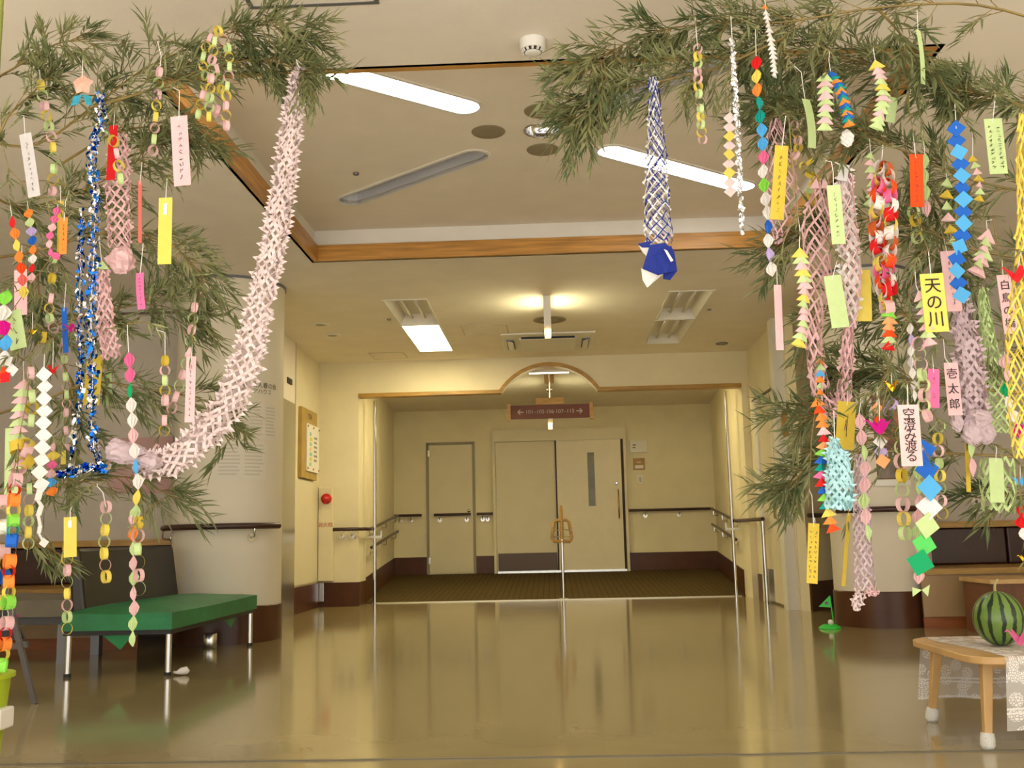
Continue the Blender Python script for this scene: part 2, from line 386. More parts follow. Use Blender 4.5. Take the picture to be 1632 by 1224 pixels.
d.part('kick_plate', MB().box((x0+0.03, BY-0.045, z0+0.02), (xm, BY-0.036, z0+0.28)), kick)
sl = d.part('sliding_panel', MB().box((xm+0.03, BY-0.085, z0), (x1-0.03, BY-0.05, z1-0.001)), mat('warm white door leaf', C8(230, 220, 192), 0.4, var=0.02))
d.part('dark_gap', MB().box((x1-0.028, BY-0.07, z0), (x1+0.008, BY-0.006, z1)), mat('dark brown seal', C8(58, 34, 24), 0.6)); d.part('dark_gap', MB().box((xm+0.008, BY-0.086, z0), (xm+0.029, BY-0.046, z1)), MATS['dark brown seal'])
d.part('window_slit', MB().box((0.555, BY-0.089, 1.18), (0.66, BY-0.0851, 2.0)), mat('smoked glass', C8(120, 116, 92), 0.15, var=0.2, scale=6), parent=sl)
d.part('pull_bar', MB().tube([(x1-0.09, BY-0.088, 0.98), (x1-0.09, BY-0.13, 1.0), (x1-0.09, BY-0.13, 1.4), (x1-0.09, BY-0.088, 1.42)], 0.012, 8), mat('brass bar', C8(205, 175, 110), 0.2, 0.9), parent=sl, smooth=True)
d.part('lock', MB().lathe((x1-0.11, BY-0.085, 1.52), [(0.025, 0), (0.025, 0.01), (0.015, 0.014)], 12, 'y'), CHROME, parent=sl)
d.part('bottom_rail', MB().box((x0+0.02, BY-0.098, z0-0.02), (x1, BY-0.087, z0+0.012)), STEEL)
# sliding door in the right wall
d = door_thing('door_3', 'cream sliding door with steel bar handle beside the opening', (2.3, 10.4, 0))
y0, y1 = 9.98, 11.25
d.part('door_panel', MB().box((2.262, y0, 0.02), (2.298, y1 - 0.3, 2.16)), DOORM)
d.part('door_track', MB().box((2.255, y0, 2.165), (2.299, y1 - 0.02, 2.19)), mat('dark track', C8(84, 70, 52), 0.5))
d.part('door_frame', MB().box((2.24, y1 - 0.30, 0), (2.299, y1 - 0.12, 2.165)), WHITE)
d.part('door_frame', MB().box((2.2, 9.80, 0), (2.3, 9.97, CZ)), WHITE)
d.part('pull_bar', MB().tube([(2.258, 10.08, 0.85), (2.19, 10.08, 0.87), (2.19, 10.08, 1.18), (2.258, 10.08, 1.2)], 0.016, 8), CHROME, smooth=True)
d.part('window_slit', MB().box((2.255, 10.3, 0.95), (2.2615, 10.36, 2.0)), WHITE)
d.part('kick_plate', MB().box((2.256, 10.62, 0.02), (2.2615, 10.94, 0.35)), STEEL)

# ------------------------------------------------------------------ elevator trim, left corner
ev = Thing('door_4', 'brushed steel elevator jamb with white panel above', None, (-2.7, 10.2, 0), kind='structure')
ev.part('jamb', MB().box((-2.70, 9.4, 0), (-2.65, 10.3, 2.16)), STEEL)
ev.part('transom_panel', MB().box((-2.70, 9.4, 2.165), (-2.66, 10.3, CZ - 0.002)), mat('pinkish white panel', C8(232, 222, 208), 0.5))
ev.part('floor_indicator', MB().box((-2.661, 9.98, 2.34), (-2.652, 10.16, 2.40)), DARK)
ev.part('side_trim', MB().box((-2.70, 10.302, 0.0), (-2.655, 10.33, CZ - 0.002)), CHROME)

# ------------------------------------------------------------------ pillars
def pillar(nm, cx, cy, r, label):
    p = Thing(nm, label, 'pillar', (cx, cy, 0))
    p.part('shaft', MB().lathe((cx, cy, 0), [(r, 0.0), (r, CZ)], 48), PILLAR, ang=40)
    p.part('skirting', MB().lathe((cx, cy, 0), [(r + 0.008, 0), (r + 0.008, 0.265), (r + 0.001, 0.272)], 48), BASEB, ang=40)
    p.part('top_cove', MB().lathe((cx, cy, CZ - 0.02), [(r + 0.012, 0), (r + 0.012, 0.0195)], 48), GREYM)
    return p
PL = (-2.58, 7.95, 0.42); PR = (2.60, 8.22, 0.375)
pl = pillar('round_pillar', *PL, 'cream round pillar with printed notices behind the green bench')
pr = pillar('round_pillar', *PR, 'cream round pillar with framed poster beside the golf flag')
# lettering bent round the left pillar
def wrap(o, cx, cy, r):
    for v in o.data.vertices:
        a = v.co.x / r; rr = r - v.co.z + 0.001
        rr = r + 0.002 + max(0, v.co.z)
        v.co = Vector((rr * math.sin(a), -rr * math.cos(a), v.co.y))
FADED = mat('faded grey ink', C8(96, 88, 78), 0.8)
def pillar_text(body, size, ang, z, P):
    o = text(body, size, FADED, Matrix.Identity(4), pl.o)
    for v in o.data.vertices:
        a = ang + v.co.x / P[2]; rr = P[2] + 0.0025
        v.co = Vector((rr * math.sin(a), -rr * math.cos(a), v.co.y + z))
def ang_px(px, P):
    # angle on the pillar front seen at column px (by nearest search)
    best = None
    for k in range(-80, 81):
        a = math.radians(k); x = P[0] + P[2]*math.sin(a); y = P[1] - P[2]*math.cos(a)
        q = ROT.transposed() @ (Vector((x, y, CAMH + 1)) - CAM); u = 816 + FPX*q.x/-q.z
        if best is None or abs(u - px) < best[0]: best = (abs(u - px), a)
    return best[1]
pillar_text('社会福祉法人春の会', 0.05, ang_px(405, PL), W(410, 612, 7.6).z, PL)
pillar_text('ホームケアハウス', 0.045, ang_px(402, PL), W(410, 622, 7.6).z, PL)
def curved_sheet(P, a0, a1, z0, z1, lift=0.003, n=10):
    mb = MB(); vs = []; fs = []
    for k in range(n + 1):
        a = a0 + (a1 - a0)*k/n
        for z in (z0, z1):
            vs.append((P[0] + (P[2]+lift)*math.sin(a), P[1] - (P[2]+lift)*math.cos(a), z))
    for k in range(n): fs.append((2*k, 2*k+2, 2*k+3, 2*k+1))
    mb.add(vs, fs); return mb
NOTICE = mat('notice paper', C8(222, 214, 196), 0.7, var=0.03)
for (pa, pb, ya, yb) in ((345, 425, 702, 764), (395, 440, 640, 698)):
    nt_ = Thing('wall_notice', 'pale paper notice of small print on the left pillar, %s' % ('lower sheet' if ya == 702 else 'upper sheet'), 'notice', W((pa+pb)/2, yb, 7.55))
    a0, a1 = ang_px(pa, PL), ang_px(pb, PL); z1, z0 = W(390, ya, 7.55).z, W(390, yb, 7.55).z
    nt_.part('sheet', curved_sheet(PL, a0, a1, z0, z1), NOTICE)
    ln = MB(); rows = 9
    for r_ in range(rows):
        for c in range(2):
            b0 = a0 + (a1-a0)*(0.06 + 0.48*c); b1 = b0 + (a1-a0)*(0.40 - random.random()*0.1)
            zz = z1 - (z1-z0)*(0.1 + 0.85*r_/rows)
            m2 = curved_sheet(PL, b0, b1, zz - 0.006, zz + 0.006, 0.0045, 4); ln.add(m2.v, m2.f)
    nt_.part('small_print', ln, mat('pale print ink', C8(204, 195, 176), 0.8))
# poster on the right pillar
po = Thing('pillar_poster', 'brown photo poster on the right pillar behind the bamboo', 'poster', W(1412, 765, 7.8))
a0, a1 = ang_px(1388, PR), ang_px(1432, PR); z1, z0 = W(1410, 628, 7.85).z, W(1410, 764, 7.85).z
po.part('sheet', curved_sheet(PR, a0, a1, z0, z1), mat('brown poster print', C8(120, 84, 64), 0.5, var=0.5, scale=7))
po.part('photo', curved_sheet(PR, a0 + 0.02, a1 - 0.02, z0 + 0.30, z1 - 0.05, 0.0045), mat('tan photo print', C8(176, 124, 92), 0.5, var=0.45, scale=9))
po.part('lower_photo', curved_sheet(PR, a0 + 0.03, a1 - 0.02, z0 + 0.01, z0 + 0.14, 0.0045), mat('grey photo print', C8(128, 112, 100), 0.5, var=0.4, scale=12))
po2 = MB()
for k in range(4):
    b = a0 + (a1-a0)*(0.2 + 0.2*k)
    for j in range(3): m2 = curved_sheet(PR, b - 0.02 + 0.012*j, b - 0.012 + 0.012*j, z0 + 0.17, z0 + 0.24 - 0.02*j, 0.006, 1); po2.add(m2.v, m2.f)
po.part('white_strokes', po2, WHITE)
po.part('lower_frame', curved_sheet(PR, a0 - 0.08, a1 + 0.1, z0 - 0.05, z0 - 0.005, 0.012), WHITE)

# ------------------------------------------------------------------ handrails
def handrail(nm, pts, brackets, label, group=None, r=0.021, post=None, m=RAIL):
    pts = [Vector(p) for p in pts]
    h = Thing(nm, label, 'handrail', pts[0], group)
    h.part('rail', MB().tube(pts, r, 10), m, ang=60)
    for q, wdir, lat in brackets:       # point on the rail, direction to the wall, distance
        q = Vector(q); wd = Vector(wdir).normalized()
        b = MB(); b.tube([q - Vector((0,0,r*0.7)), q - Vector((0,0,0.075)), q - Vector((0,0,0.085)) + wd*lat*0.3, q - Vector((0,0,0.085)) + wd*(lat-0.004)], 0.008, 6)
        o = h.part('bracket', b, STEEL, ang=60)
        side = wd.cross(Vector((0,0,1))).normalized(); c = q - Vector((0,0,0.085)) + wd*(lat - 0.004)
        disc = MB(); n = 12
        disc.add([c - wd*0.008 + (side*math.cos(2*math.pi*k/n) + Vector((0,0,1))*math.sin(2*math.pi*k/n))*0.032 for k in range(n)] + [c + (side*math.cos(2*math.pi*k/n) + Vector((0,0,1))*math.sin(2*math.pi*k/n))*0.032 for k in range(n)],
                 [tuple(range(n)), tuple(range(n, 2*n))] + [(k, (k+1) % n, n+(k+1) % n, n+k) for k in range(n)])
        h.part('rosette', disc, STEEL, parent=o)
    return h
def on_pillar(P, deg0, deg1, off, z, n=12):
    return [(P[0] + (P[2]+off)*math.sin(math.radians(deg0 + (deg1-deg0)*k/n)), P[1] - (P[2]+off)*math.cos(math.radians(deg0 + (deg1-deg0)*k/n)), z) for k in range(n+1)]
def br_p(P, deg, off, z):
    a = math.radians(deg); return ((P[0]+(P[2]+off)*math.sin(a), P[1]-(P[2]+off)*math.cos(a), z), (-math.sin(a), math.cos(a), 0), off)
handrail('pillar_handrail', on_pillar(PL, -82, 70, 0.065, 0.87), [br_p(PL, -68, 0.065, 0.87), br_p(PL, 42, 0.065, 0.87)], 'dark brown handrail curved round the pillar behind the green bench', r=0.023)
handrail('pillar_handrail', on_pillar(PR, -60, 75, 0.065, 0.89), [br_p(PR, -40, 0.065, 0.89), br_p(PR, 55, 0.065, 0.89)], 'dark brown handrail curved round the pillar with the poster', r=0.023)
handrail('wall_handrail', [(-2.52, HY-0.07, 0.87), (-2.24, HY-0.07, 0.87), (-2.17, HY, 0.87), (-2.17, HY+0.4, 0.87)], [((-2.43, HY-0.07, 0.87), (0,1,0), 0.07), ((-2.31, HY-0.07, 0.87), (0,1,0), 0.07)], 'brown handrail turning round the jamb beside the hydrant cabinet')
handrail('wall_handrail', [(2.2, 10.72, 0.87), (2.17, HY, 0.87), (2.15, HY+0.4, 0.87)], [], 'brown handrail on steel post beside the right opening')
tag(one('rail_post', MB().tube([(2.2, 10.75, 0), (2.2, 10.75, 0.85)], 0.02, 12), CHROME, 'short polished steel post carrying the handrail beside the sliding door', 'post', loc=(2.2, 10.75, 0), ang=60))
def hall_x(side, y):
    t_ = (y - (HY+0.45)) / (BY - HY - 0.45)
    return (-2.26 - 0.2*t_) if side < 0 else (2.23 + 0.26*t_)
for side, nm in ((-1, 'left'), (1, 'right')):
    for dz0, dz1, tx in ((0.0, 0.0, 'upper'), (-0.22, -0.24, 'lower')):
        ya, yb = HY + 0.5, BY - 0.1
        if tx == 'lower': ya += 0.1
        pa = (hall_x(side, ya) - side*0.07, ya, 0.87 + dz0); pb = (hall_x(side, yb) - side*0.07, yb, 1.10 + dz1)
        br = []
        for f in (0.12, 0.5, 0.9):
            q = Vector(pa).lerp(Vector(pb), f); br.append((q, (side, 0, 0), abs(hall_x(side, q.y) - q.x)))
        handrail('ramp_handrail', [pa, pb], br, '%s brown handrail sloping along the %s wall of the carpeted ramp' % (tx, nm), r=0.019)
RZ = 1.10
for x0, x1, lb in ((-2.44, -2.02, 'in the back left corner'), (-1.83, -1.26, 'across the narrow service door'), (-1.17, -0.92, 'between the two back doors'), (1.16, 2.44, 'on the back wall right of the sliding door')):
    L = x1 - x0; bs = [((x0 + L*f, BY-0.07, RZ), (0,1,0), 0.07) for f in ((0.2, 0.6) if L > 0.3 else (0.35, 0.65))]
    if 'across' in lb: bs = [((x0 + L*f, BY-0.07, RZ), (0,1,0), 0.05) for f in (0.15, 0.88)]
    handrail('hall_handrail', [(x0, BY-0.07, RZ), (x1, BY-0.07, RZ)], bs, 'short dark brown handrail %s' % lb if L < 0.7 else 'long dark brown handrail %s' % lb, r=0.02)
# stainless posts of the opening
for x, lb in ((-2.12, 'left'), (2.10, 'right')):
    p_ = Thing('opening_post', 'slim polished steel post on the %s edge of the hall opening' % lb, 'post', (x, 12.08 if False else 11.98, 0))
    p_.part('post', MB().tube([(x, 11.98, 0), (x, 11.98, 2.405)], 0.02, 12), CHROME, ang=60)
    p_.part('clamp', MB().box((x - 0.09, 11.96, 0.76), (x + 0.09, 12.0, 0.79)).box((x - 0.09, 11.965, 0.77), (x - 0.07, 11.995, 0.85)).box((x + 0.07, 11.965, 0.77), (x + 0.09, 11.995, 0.85)), STEEL)
# centre post with wooden grip loop
g = Thing('grip_post', 'slim steel post with wooden grip loop before the sliding door', 'handrail', (0.1, 12.1, 0.004))
g.part('post', MB().tube([(0.1, 12.1, 0.004), (0.1, 12.1, 0.72)], 0.018, 12), CHROME, ang=60)
lp = MB(); ring = [(-0.105, 0.69), (-0.118, 0.72), (-0.09, 0.90), (-0.06, 0.925), (0.06, 0.925), (0.09, 0.90), (0.118, 0.72), (0.105, 0.69), (0.08, 0.675), (-0.08, 0.675), (-0.105, 0.69)]
lp.tube([(0.1 + a, 12.1, b) for a, b in ring], 0.02, 8, cap=False)
g.part('wooden_loop', lp, WOOD, ang=60)
g.part('wooden_stem', MB().tube([(0.1, 12.1, 0.70), (0.1, 12.1, 1.05), (0.1, 12.1, 1.10)], [0.024, 0.02, 0.012], 10), WOOD, ang=60)
g.part('cross_bar', MB().tube([(0.005, 12.1, 0.81), (0.195, 12.1, 0.81)], 0.007, 6), STEEL); g.part('cross_bar', MB().tube([(-0.01, 12.1, 0.73), (0.21, 12.1, 0.73)], 0.007, 6), STEEL); g.part('cross_bar', MB().tube([(0.0, 12.1, 0.66), (0.2, 12.1, 0.66)], 0.008, 6), STEEL)
g.part('foot_plate', MB().lathe((0.1, 12.1, 0.004), [(0.06, 0), (0.06, 0.006), (0.025, 0.012)], 16), STEEL)

# ------------------------------------------------------------------ signs and wall boxes
s = Thing('hanging_sign', 'brown room number sign with arrows hanging in the arch', 'sign', (0, 12.1, 2.14))
s.part('board', MB().box((-0.49, 12.085, 2.15), (0.49, 12.115, 2.315)), mat('maroon sign board', C8(104, 52, 34), 0.5, var=0.1))
for x in (-0.5, 0.5): s.part('end_block', MB().box((x - 0.022, 12.07, 2.13), (x + 0.022, 12.13, 2.335)), WOOD)
s.part('hanger_block', MB().box((-0.17, 12.07, 2.32), (0.17, 12.13, 2.40)), WOOD)
s.part('hanger', MB().tube([(0, 12.1, 2.40), (0, 12.1, 2.718)], 0.008, 6), STEEL)
SIGNW = mat('off white lettering', C8(196, 186, 168), 0.6)
text('101–105·106·107–115', 0.066, SIGNW, Matrix.Translation(Vector((0, 12.083, 2.232)) - s.loc) @ Matrix.Rotation(math.pi/2, 4, 'X'), s.o)
ar = MB()
for sg in (-1, 1):
    ar.bar((sg*0.32, 12.0835, 2.232), (sg*0.39, 12.0835, 2.232), 0.012, 0.003, (0,1,0)); ar.bar((sg*0.39, 12.0835, 2.232), (sg*0.36, 12.0835, 2.262), 0.012, 0.003, (0,1,0)); ar.bar((sg*0.39, 12.0835, 2.232), (sg*0.36, 12.0835, 2.202), 0.012, 0.003, (0,1,0))
s.part('arrow', ar, SIGNW)
# pendant exit lights seen edge-on
GLOW = mat('lit sign face', (1.0, 0.93, 0.55), 0.5, emit=PENDANT)
AMBER = mat('lit amber lens', (1.0, 0.62, 0.18), 0.5, emit=7.0)
def pendant(y, zt, zb, lab, top=0):
    p_ = Thing('exit_light', lab, 'exit sign', (0, y, zb))
    p_.part('housing', MB().box((-0.024, y + 0.02, zb + 0.05), (0.024, y + 0.48, zt - 0.002)), WHITE)
    p_.part('end_cap', MB().box((-0.031, y, zb + 0.086), (0.031, y + 0.028, zt - 0.002)), WHITE)
    if top > zt: p_.part('hanger', MB().tube([(0, y + 0.25, zt - 0.003), (0, y + 0.25, top)], 0.008, 6), STEEL)
    p_.part('lit_face', MB().box((-0.028, y + 0.03, zb + 0.12), (-0.0245, y + 0.47, zt - 0.06)), GLOW); p_.part('lit_face', MB().box((0.0245, y + 0.03, zb + 0.12), (0.028, y + 0.47, zt - 0.06)), GLOW)
    p_.part('amber_lamp', MB().box((-0.026, y - 0.012, zb + 0.015), (0.026, y + 0.03, zb + 0.085)), AMBER)
    return p_
pendant(8.55, CZ, CZ - 0.39, 'white pendant exit light seen edge-on under the main ceiling')
pendant(12.6, 2.44, 2.06, 'pendant exit light seen edge-on behind the brown room sign', 2.718)
c = Thing('ceiling_camera', 'small ceiling camera bracket hanging inside the arch', 'camera', (0, 12.35, 2.58))
c.part('bracket', MB().box((-0.06, 12.3, 2.62), (0.06, 12.4, 2.718)), WOOD); c.part('stem', MB().tube([(0, 12.35, 2.62), (0, 12.35, 2.56)], 0.012, 8), GREYM)
c.part('lens_dome', MB().lathe((0, 12.35, 2.50), [(0.012, 0), (0.035, 0.015), (0.042, 0.04), (0.03, 0.07)], 14), CHROME, smooth=True)
l = Thing('strip_light', 'thin white strip lamp on the hall ceiling behind the arch', 'lamp', (0, 11.95, 2.68))
l.part('body', MB().box((-0.25, 11.92, 2.69), (0.25, 11.98, 2.719)), WHITE); l.part('tube', MB().tube([(-0.24, 11.95, 2.682), (0.24, 11.95, 2.682)], 0.009, 8), mat('lit thin tube', (1, 0.95, 0.85), 0.4, emit=1.2))
# lamps of the hall that stand out of sight above the header
for x in (-1.2, 1.2):
    l = Thing('hall_troffer', 'lit hall ceiling lamp over the carpeted ramp, %s side' % ('left' if x < 0 else 'right'), 'lamp', (x, 12.4, 2.70))
    l.part('frame', MB().box((x-0.19, 12.1, 2.705), (x+0.19, 12.75, 2.719)), WHITE); l.part('diffuser', MB().box((x-0.16, 12.13, 2.698), (x+0.16, 12.72, 2.704)), mat('lit hall diffuser', (1.0, 0.83, 0.42), 0.5, emit=30.0))
def wallbox(nm, lab, cat, a, b, m, parts=()):
    t_ = Thing(nm, lab, cat, ((a[0]+b[0])/2, (a[1]+b[1])/2, min(a[2], b[2]))); t_.part('body', MB().box(a, b), m, bev=0.004)
    for pn, pa, pb, pm in parts: t_.part(pn, MB().box(pa, pb), pm)
    return t_
wallbox('wall_controller', 'white control box on the back wall above the room plate', 'control box', (1.22, BY-0.06, 1.985), (1.48, BY, 2.165), WHITE, [('button', (1.26, BY-0.064, 2.05), (1.30, BY-0.06, 2.07), mat('olive button', C8(140, 120, 60), 0.5)), ('button', (1.26, BY-0.064, 2.09), (1.31, BY-0.06, 2.11), GREYM)])
rp = wallbox('room_plate', 'small brown room number plate on the back wall', 'sign', (1.26, BY-0.02, 1.72), (1.44, BY, 1.90), WOOD, [('name_card', (1.285, BY-0.024, 1.74), (1.415, BY-0.02, 1.79), WHITE), ('number_mark', (1.32, BY-0.024, 1.82), (1.38, BY-0.02, 1.85), SIGNW)])
wallbox('light_switch', 'small grey switch plate below the room plate', 'switch', (1.32, BY-0.012, 1.50), (1.40, BY, 1.64), WHITE, [('rocker', (1.345, BY-0.018, 1.53), (1.375, BY-0.012, 1.61), mat('grey rocker', C8(190, 186, 176), 0.5))])
# map board on the left wall
mp_ = Thing('map_board', 'wooden guide map board on the left wall over the corner', 'notice board', (-2.66, 10.95, 1.42))
mp_.part('backing', MB().box((-2.697, 10.6, 1.42), (-2.66, 11.3, 2.18)), mat('olive wood board', C8(176, 146, 72), 0.5, var=0.12, scale=6))
mp_.part('panel', MB().box((-2.659, 10.78, 1.50), (-2.645, 11.35, 2.02)), WHITE)
for y in (10.81, 11.06, 11.32):
    for z in (1.53, 1.99): mp_.part('standoff', MB().lathe((-2.645, y, z), [(0.012, 0), (0.012, 0.012)], 8, 'x'), mat('brass cap', C8(200, 160, 90), 0.3, 0.8))
cb = [C8(150, 205, 170), C8(210, 205, 110), C8(140, 200, 190), C8(225, 200, 130)]
for k in range(7): mp_.part('map_patch', MB().box((-2.6445, 10.9, 1.56 + 0.055*k), (-2.643, 10.97 + 0.02*(k % 3), 1.60 + 0.055*k)), mat('map tint %d' % (k % 4), cb[k % 4], 0.7))
for k in range(6): mp_.part('map_text', MB().box((-2.6445, 11.1, 1.62 + 0.05*k), (-2.643, 11.22 + 0.02*(k % 2), 1.645 + 0.05*k)), mat('grey print', C8(150, 146, 138), 0.8))
text('ご案内', 0.07, FADED, Matrix.Translation(Vector((-2.658, 10.95, 2.10)) - mp_.loc) @ face_mat((0,0,0), (0,1,0), (0,0,1)), mp_.o)
# hydrant cabinet
hc = Thing('hydrant_cabinet', 'cream fire hydrant cabinet with red lamp in the corner', 'cabinet', (-2.58, HY, 0.29))
hc.part('body', MB().box((-2.684, HY-0.11, 0.29), (-2.52, HY-0.001, 1.36)), WALL, bev=0.006)
hc.part('upper_panel', MB().box((-2.67, HY-0.114, 1.10), (-2.53, HY-0.1101, 1.34)), DOORM)
RED = mat('red lamp lens', C8(205, 22, 28), 0.25, spec=0.7)
hc.part('lamp', MB().lathe((-2.59, HY-0.114, 1.22), [(0.062, 0), (0.06, 0.012), (0.034, 0.02), (0.034, 0.05), (0.024, 0.07), (0.008, 0.078)], 20, 'y'), RED, smooth=True, label='red dome lamp')
text('消火栓', 0.06, mat('red print', C8(198, 70, 50), 0.7), Matrix.Translation(Vector((-2.60, HY-0.112, 0.92)) - hc.loc) @ Matrix.Rotation(math.pi/2, 4, 'X'), hc.o)
hc.part('side_panel', MB().box((-2.699, 10.36, 0.29), (-2.685, HY-0.12, 1.40)), DOORM)
one('outlet_box', MB().box((-2.684, HY-0.05, 0.06), (-2.63, HY-0.016, 0.27)), STEEL, 'small steel outlet box under the hydrant cabinet', 'outlet', loc=(-2.66, HY-0.03, 0.06), bev=0.003)
one('door_plaque', MB().prism(rrect(-0.03, 0.03, -0.12, 0.12, 0.028), 9.675, 9.699, 'y'), WOOD, 'oval wooden plaque on the white post by the sliding door', 'plaque', ang=40)
pq = bpy.data.objects['door_plaque']; pq.location = (2.25, 0, W(1258, 676, 9.7).z)
handrail('wall_handrail', [(2.38, 9.52, 0.88), (2.72, 9.92, 0.88)], [((2.45, 9.60, 0.88), (0.76, -0.65, 0) if False else (-0.65*-1, 0.0, 0), 0.05)], 'short dark handrail on the diagonal wall behind the poster pillar')

# ------------------------------------------------------------------ things on the ceiling
GR = mat('speaker mesh grey', C8(148, 136, 110), 0.8, bump=0.3, bscale=500)
for x, y, lb in ((-0.31, 5.5, 'left'), (0.29, 5.52, 'right'), (0, 5.24, 'near'), (0, 5.80, 'far')):
    sp = Thing('ceiling_speaker', 'round grey ceiling grille on the %s side of the chrome downlight' % {'left': 'pink garland', 'right': 'blue streamer', 'near': 'smoke detector', 'far': 'hall'}[lb] , 'ceiling grille', (x, y, TZ))
    sp.part('rim', MB().lathe((x, y, TZ - 0.006), [(0.094, 0), (0.098, 0.004), (0.098, 0.0058)], 28), GR); sp.part('mesh', MB().lathe((x, y, TZ - 0.011), [(0.06, 0), (0.088, 0.005)], 28), GR)
dl = Thing('chrome_downlight', 'round chrome downlight in the middle of the coffer', 'lamp', (0, 5.5, TZ))
bw = MB(); prof_ = [(0.1, 0), (0.095, 0.03), (0.07, 0.07), (0.035, 0.095), (0.003, 0.1)]
bw.lathe((0, 5.5, TZ), prof_, 28); bw.f = bw.f[:-2]
dl.part('reflector', bw, CHROME, smooth=True)
dl.part('trim_ring', MB().tube([(0.103*math.cos(2*math.pi*k/28), 5.5 + 0.103*math.sin(2*math.pi*k/28), TZ - 0.004) for k in range(29)], 0.006, 6, cap=False), CHROME, smooth=True)
dl.part('bulb', MB().lathe((0, 5.5, TZ + 0.02), [(0.008, 0), (0.028, 0.015), (0.03, 0.035), (0.015, 0.06)], 14), mat('frosted bulb', C8(235, 235, 230), 0.3), smooth=True)
LIT = mat('lit fluorescent diffuser', (1.0, 0.97, 0.90), 0.5, emit=TUBE)
for i, (a, b, on) in enumerate(SL):
    cx, cy = (a[0]+b[0])/2, (a[1]+b[1])/2
    lb = ['lit oblong ceiling lamp beside the smoke detector', 'lit oblong ceiling lamp behind the blue and white streamer', 'unlit oblong ceiling trough between downlight and pink garland', 'unlit oblong ceiling trough behind the bamboo leaves'][i]
    t_ = Thing('oblong_lamp', lb, 'lamp', (cx, cy, TZ))
    st = stadium(a, b, 0.085, 8); so = stadium(a, b, 0.107, 8); n = len(st)
    rim = MB(); rim.add([(x, y, TZ-0.008) for x, y in st] + [(x, y, TZ-0.008) for x, y in so] + [(x, y, TZ-0.0005) for x, y in so], [(k, (k+1) % n, n+(k+1) % n, n+k) for k in range(n)] + [(n+k, n+(k+1) % n, 2*n+(k+1) % n, 2*n+k) for k in range(n)])
    t_.part('rim', rim, WHITE)
    trg = MB(); trg.add([(x, y, TZ-0.007) for x, y in st] + [(x, y, TZ+0.10) for x, y in st], [(k, (k+1) % n, n+(k+1) % n, n+k) for k in range(n)] + [tuple(range(n, 2*n))])
    t_.part('trough', trg, mat('grey white trough', C8(205, 205, 210), 0.5))
    if on: t_.part('diffuser', MB().prism(stadium(a, b, 0.08), TZ - 0.006, TZ + 0.02), LIT)
    else:
        d_ = (Vector(b) - Vector(a)).normalized()*0.06; p0 = Vector(a) - d_*0; p1 = Vector(b)
        t_.part('tube', MB().tube([(p0.x, p0.y, TZ+0.07), (p1.x, p1.y, TZ+0.07)], 0.014, 8), WHITE)
for i, (x0, x1, y0, y1) in enumerate(TROF):
    on = i == 1
    t_ = Thing('ceiling_troffer', ['unlit long ceiling troffer joined to the lit panel', 'lit rectangular ceiling panel glowing near the header wall', 'unlit ceiling troffer on the streamer side, nearer the coffer', 'unlit ceiling troffer on the streamer side, nearer the header wall'][i], 'lamp', ((x0+x1)/2, (y0+y1)/2, CZ))
    fr = MB(); f = 0.02
    for a, b in (((x0-f, y0-f), (x1+f, y0)), ((x0-f, y1), (x1+f, y1+f)), ((x0-f, y0), (x0, y1)), ((x1, y0), (x1+f, y1))): fr.box((a[0], a[1], CZ-0.008), (b[0], b[1], CZ-0.0005))
    t_.part('frame', fr, WHITE)
    h_ = 0.09; tg = MB(); tg.add([(x0,y0,CZ-0.004),(x1,y0,CZ-0.004),(x1,y1,CZ-0.004),(x0,y1,CZ-0.004),(x0+0.05,y0+0.05,CZ+h_),(x1-0.05,y0+0.05,CZ+h_),(x1-0.05,y1-0.05,CZ+h_),(x0+0.05,y1-0.05,CZ+h_)], [(0,1,5,4),(1,2,6,5),(2,3,7,6),(3,0,4,7),(4,5,6,7)])
    t_.part('reflector', tg, WHITE)
    if on: t_.part('diffuser', MB().box((x0+0.004, y0+0.004, CZ-0.003), (x1-0.004, y1-0.004, CZ+0.01)), mat('lit warm panel', (1.0, 0.86, 0.50), 0.5, emit=PANEL))
    else:
        for f in (0.33, 0.67): t_.part('tube', MB().tube([(x0+(x1-x0)*f, y0+0.07, CZ+0.05), (x0+(x1-x0)*f, y1-0.07, CZ+0.05)], 0.014, 8), WHITE, smooth=True)
sd = Thing('smoke_detector', 'white round smoke detector on the near ceiling', 'smoke detector', (-0.03, 3.98, CZ))
sd.part('base', MB().lathe((-0.03, 3.98, CZ - 0.045), [(0.048, 0), (0.054, 0.008), (0.055, 0.044)], 28), WHITE, ang=50)
sd.part('vent_ring', MB().lathe((-0.03, 3.98, CZ - 0.057), [(0.036, 0), (0.044, 0.011)], 28), DARK, ang=50)
for k in range(12):
    a = 2*math.pi*k/12; sd.part('fin', MB().bar((-0.03+0.036*math.cos(a), 3.98+0.036*math.sin(a), CZ-0.052), (-0.03+0.047*math.cos(a), 3.98+0.047*math.sin(a), CZ-0.047), 0.010, 0.012), WHITE)
sd.part('cap', MB().lathe((-0.03, 3.98, CZ - 0.064), [(0.022, 0), (0.032, 0.004), (0.036, 0.009)], 28), WHITE, ang=50)
def hatch(x0, x1, y0, y1, w, m, lb):
    h_ = Thing('ceiling_hatch', lb, 'hatch', ((x0+x1)/2, (y0+y1)/2, CZ)); z = CZ
    for a, b in (((x0, y0), (x1, y0+w)), ((x0, y1-w), (x1, y1)), ((x0, y0+w), (x0+w, y1-w)), ((x1-w, y0+w), (x1, y1-w))): h_.part('frame_bar', MB().box((a[0], a[1], z-0.006), (b[0], b[1], z-0.0005)), m)
    h_.part('panel', MB().box((x0+w, y0+w, z-0.003), (x1-w, y1-w, z-0.0005)), CEIL)
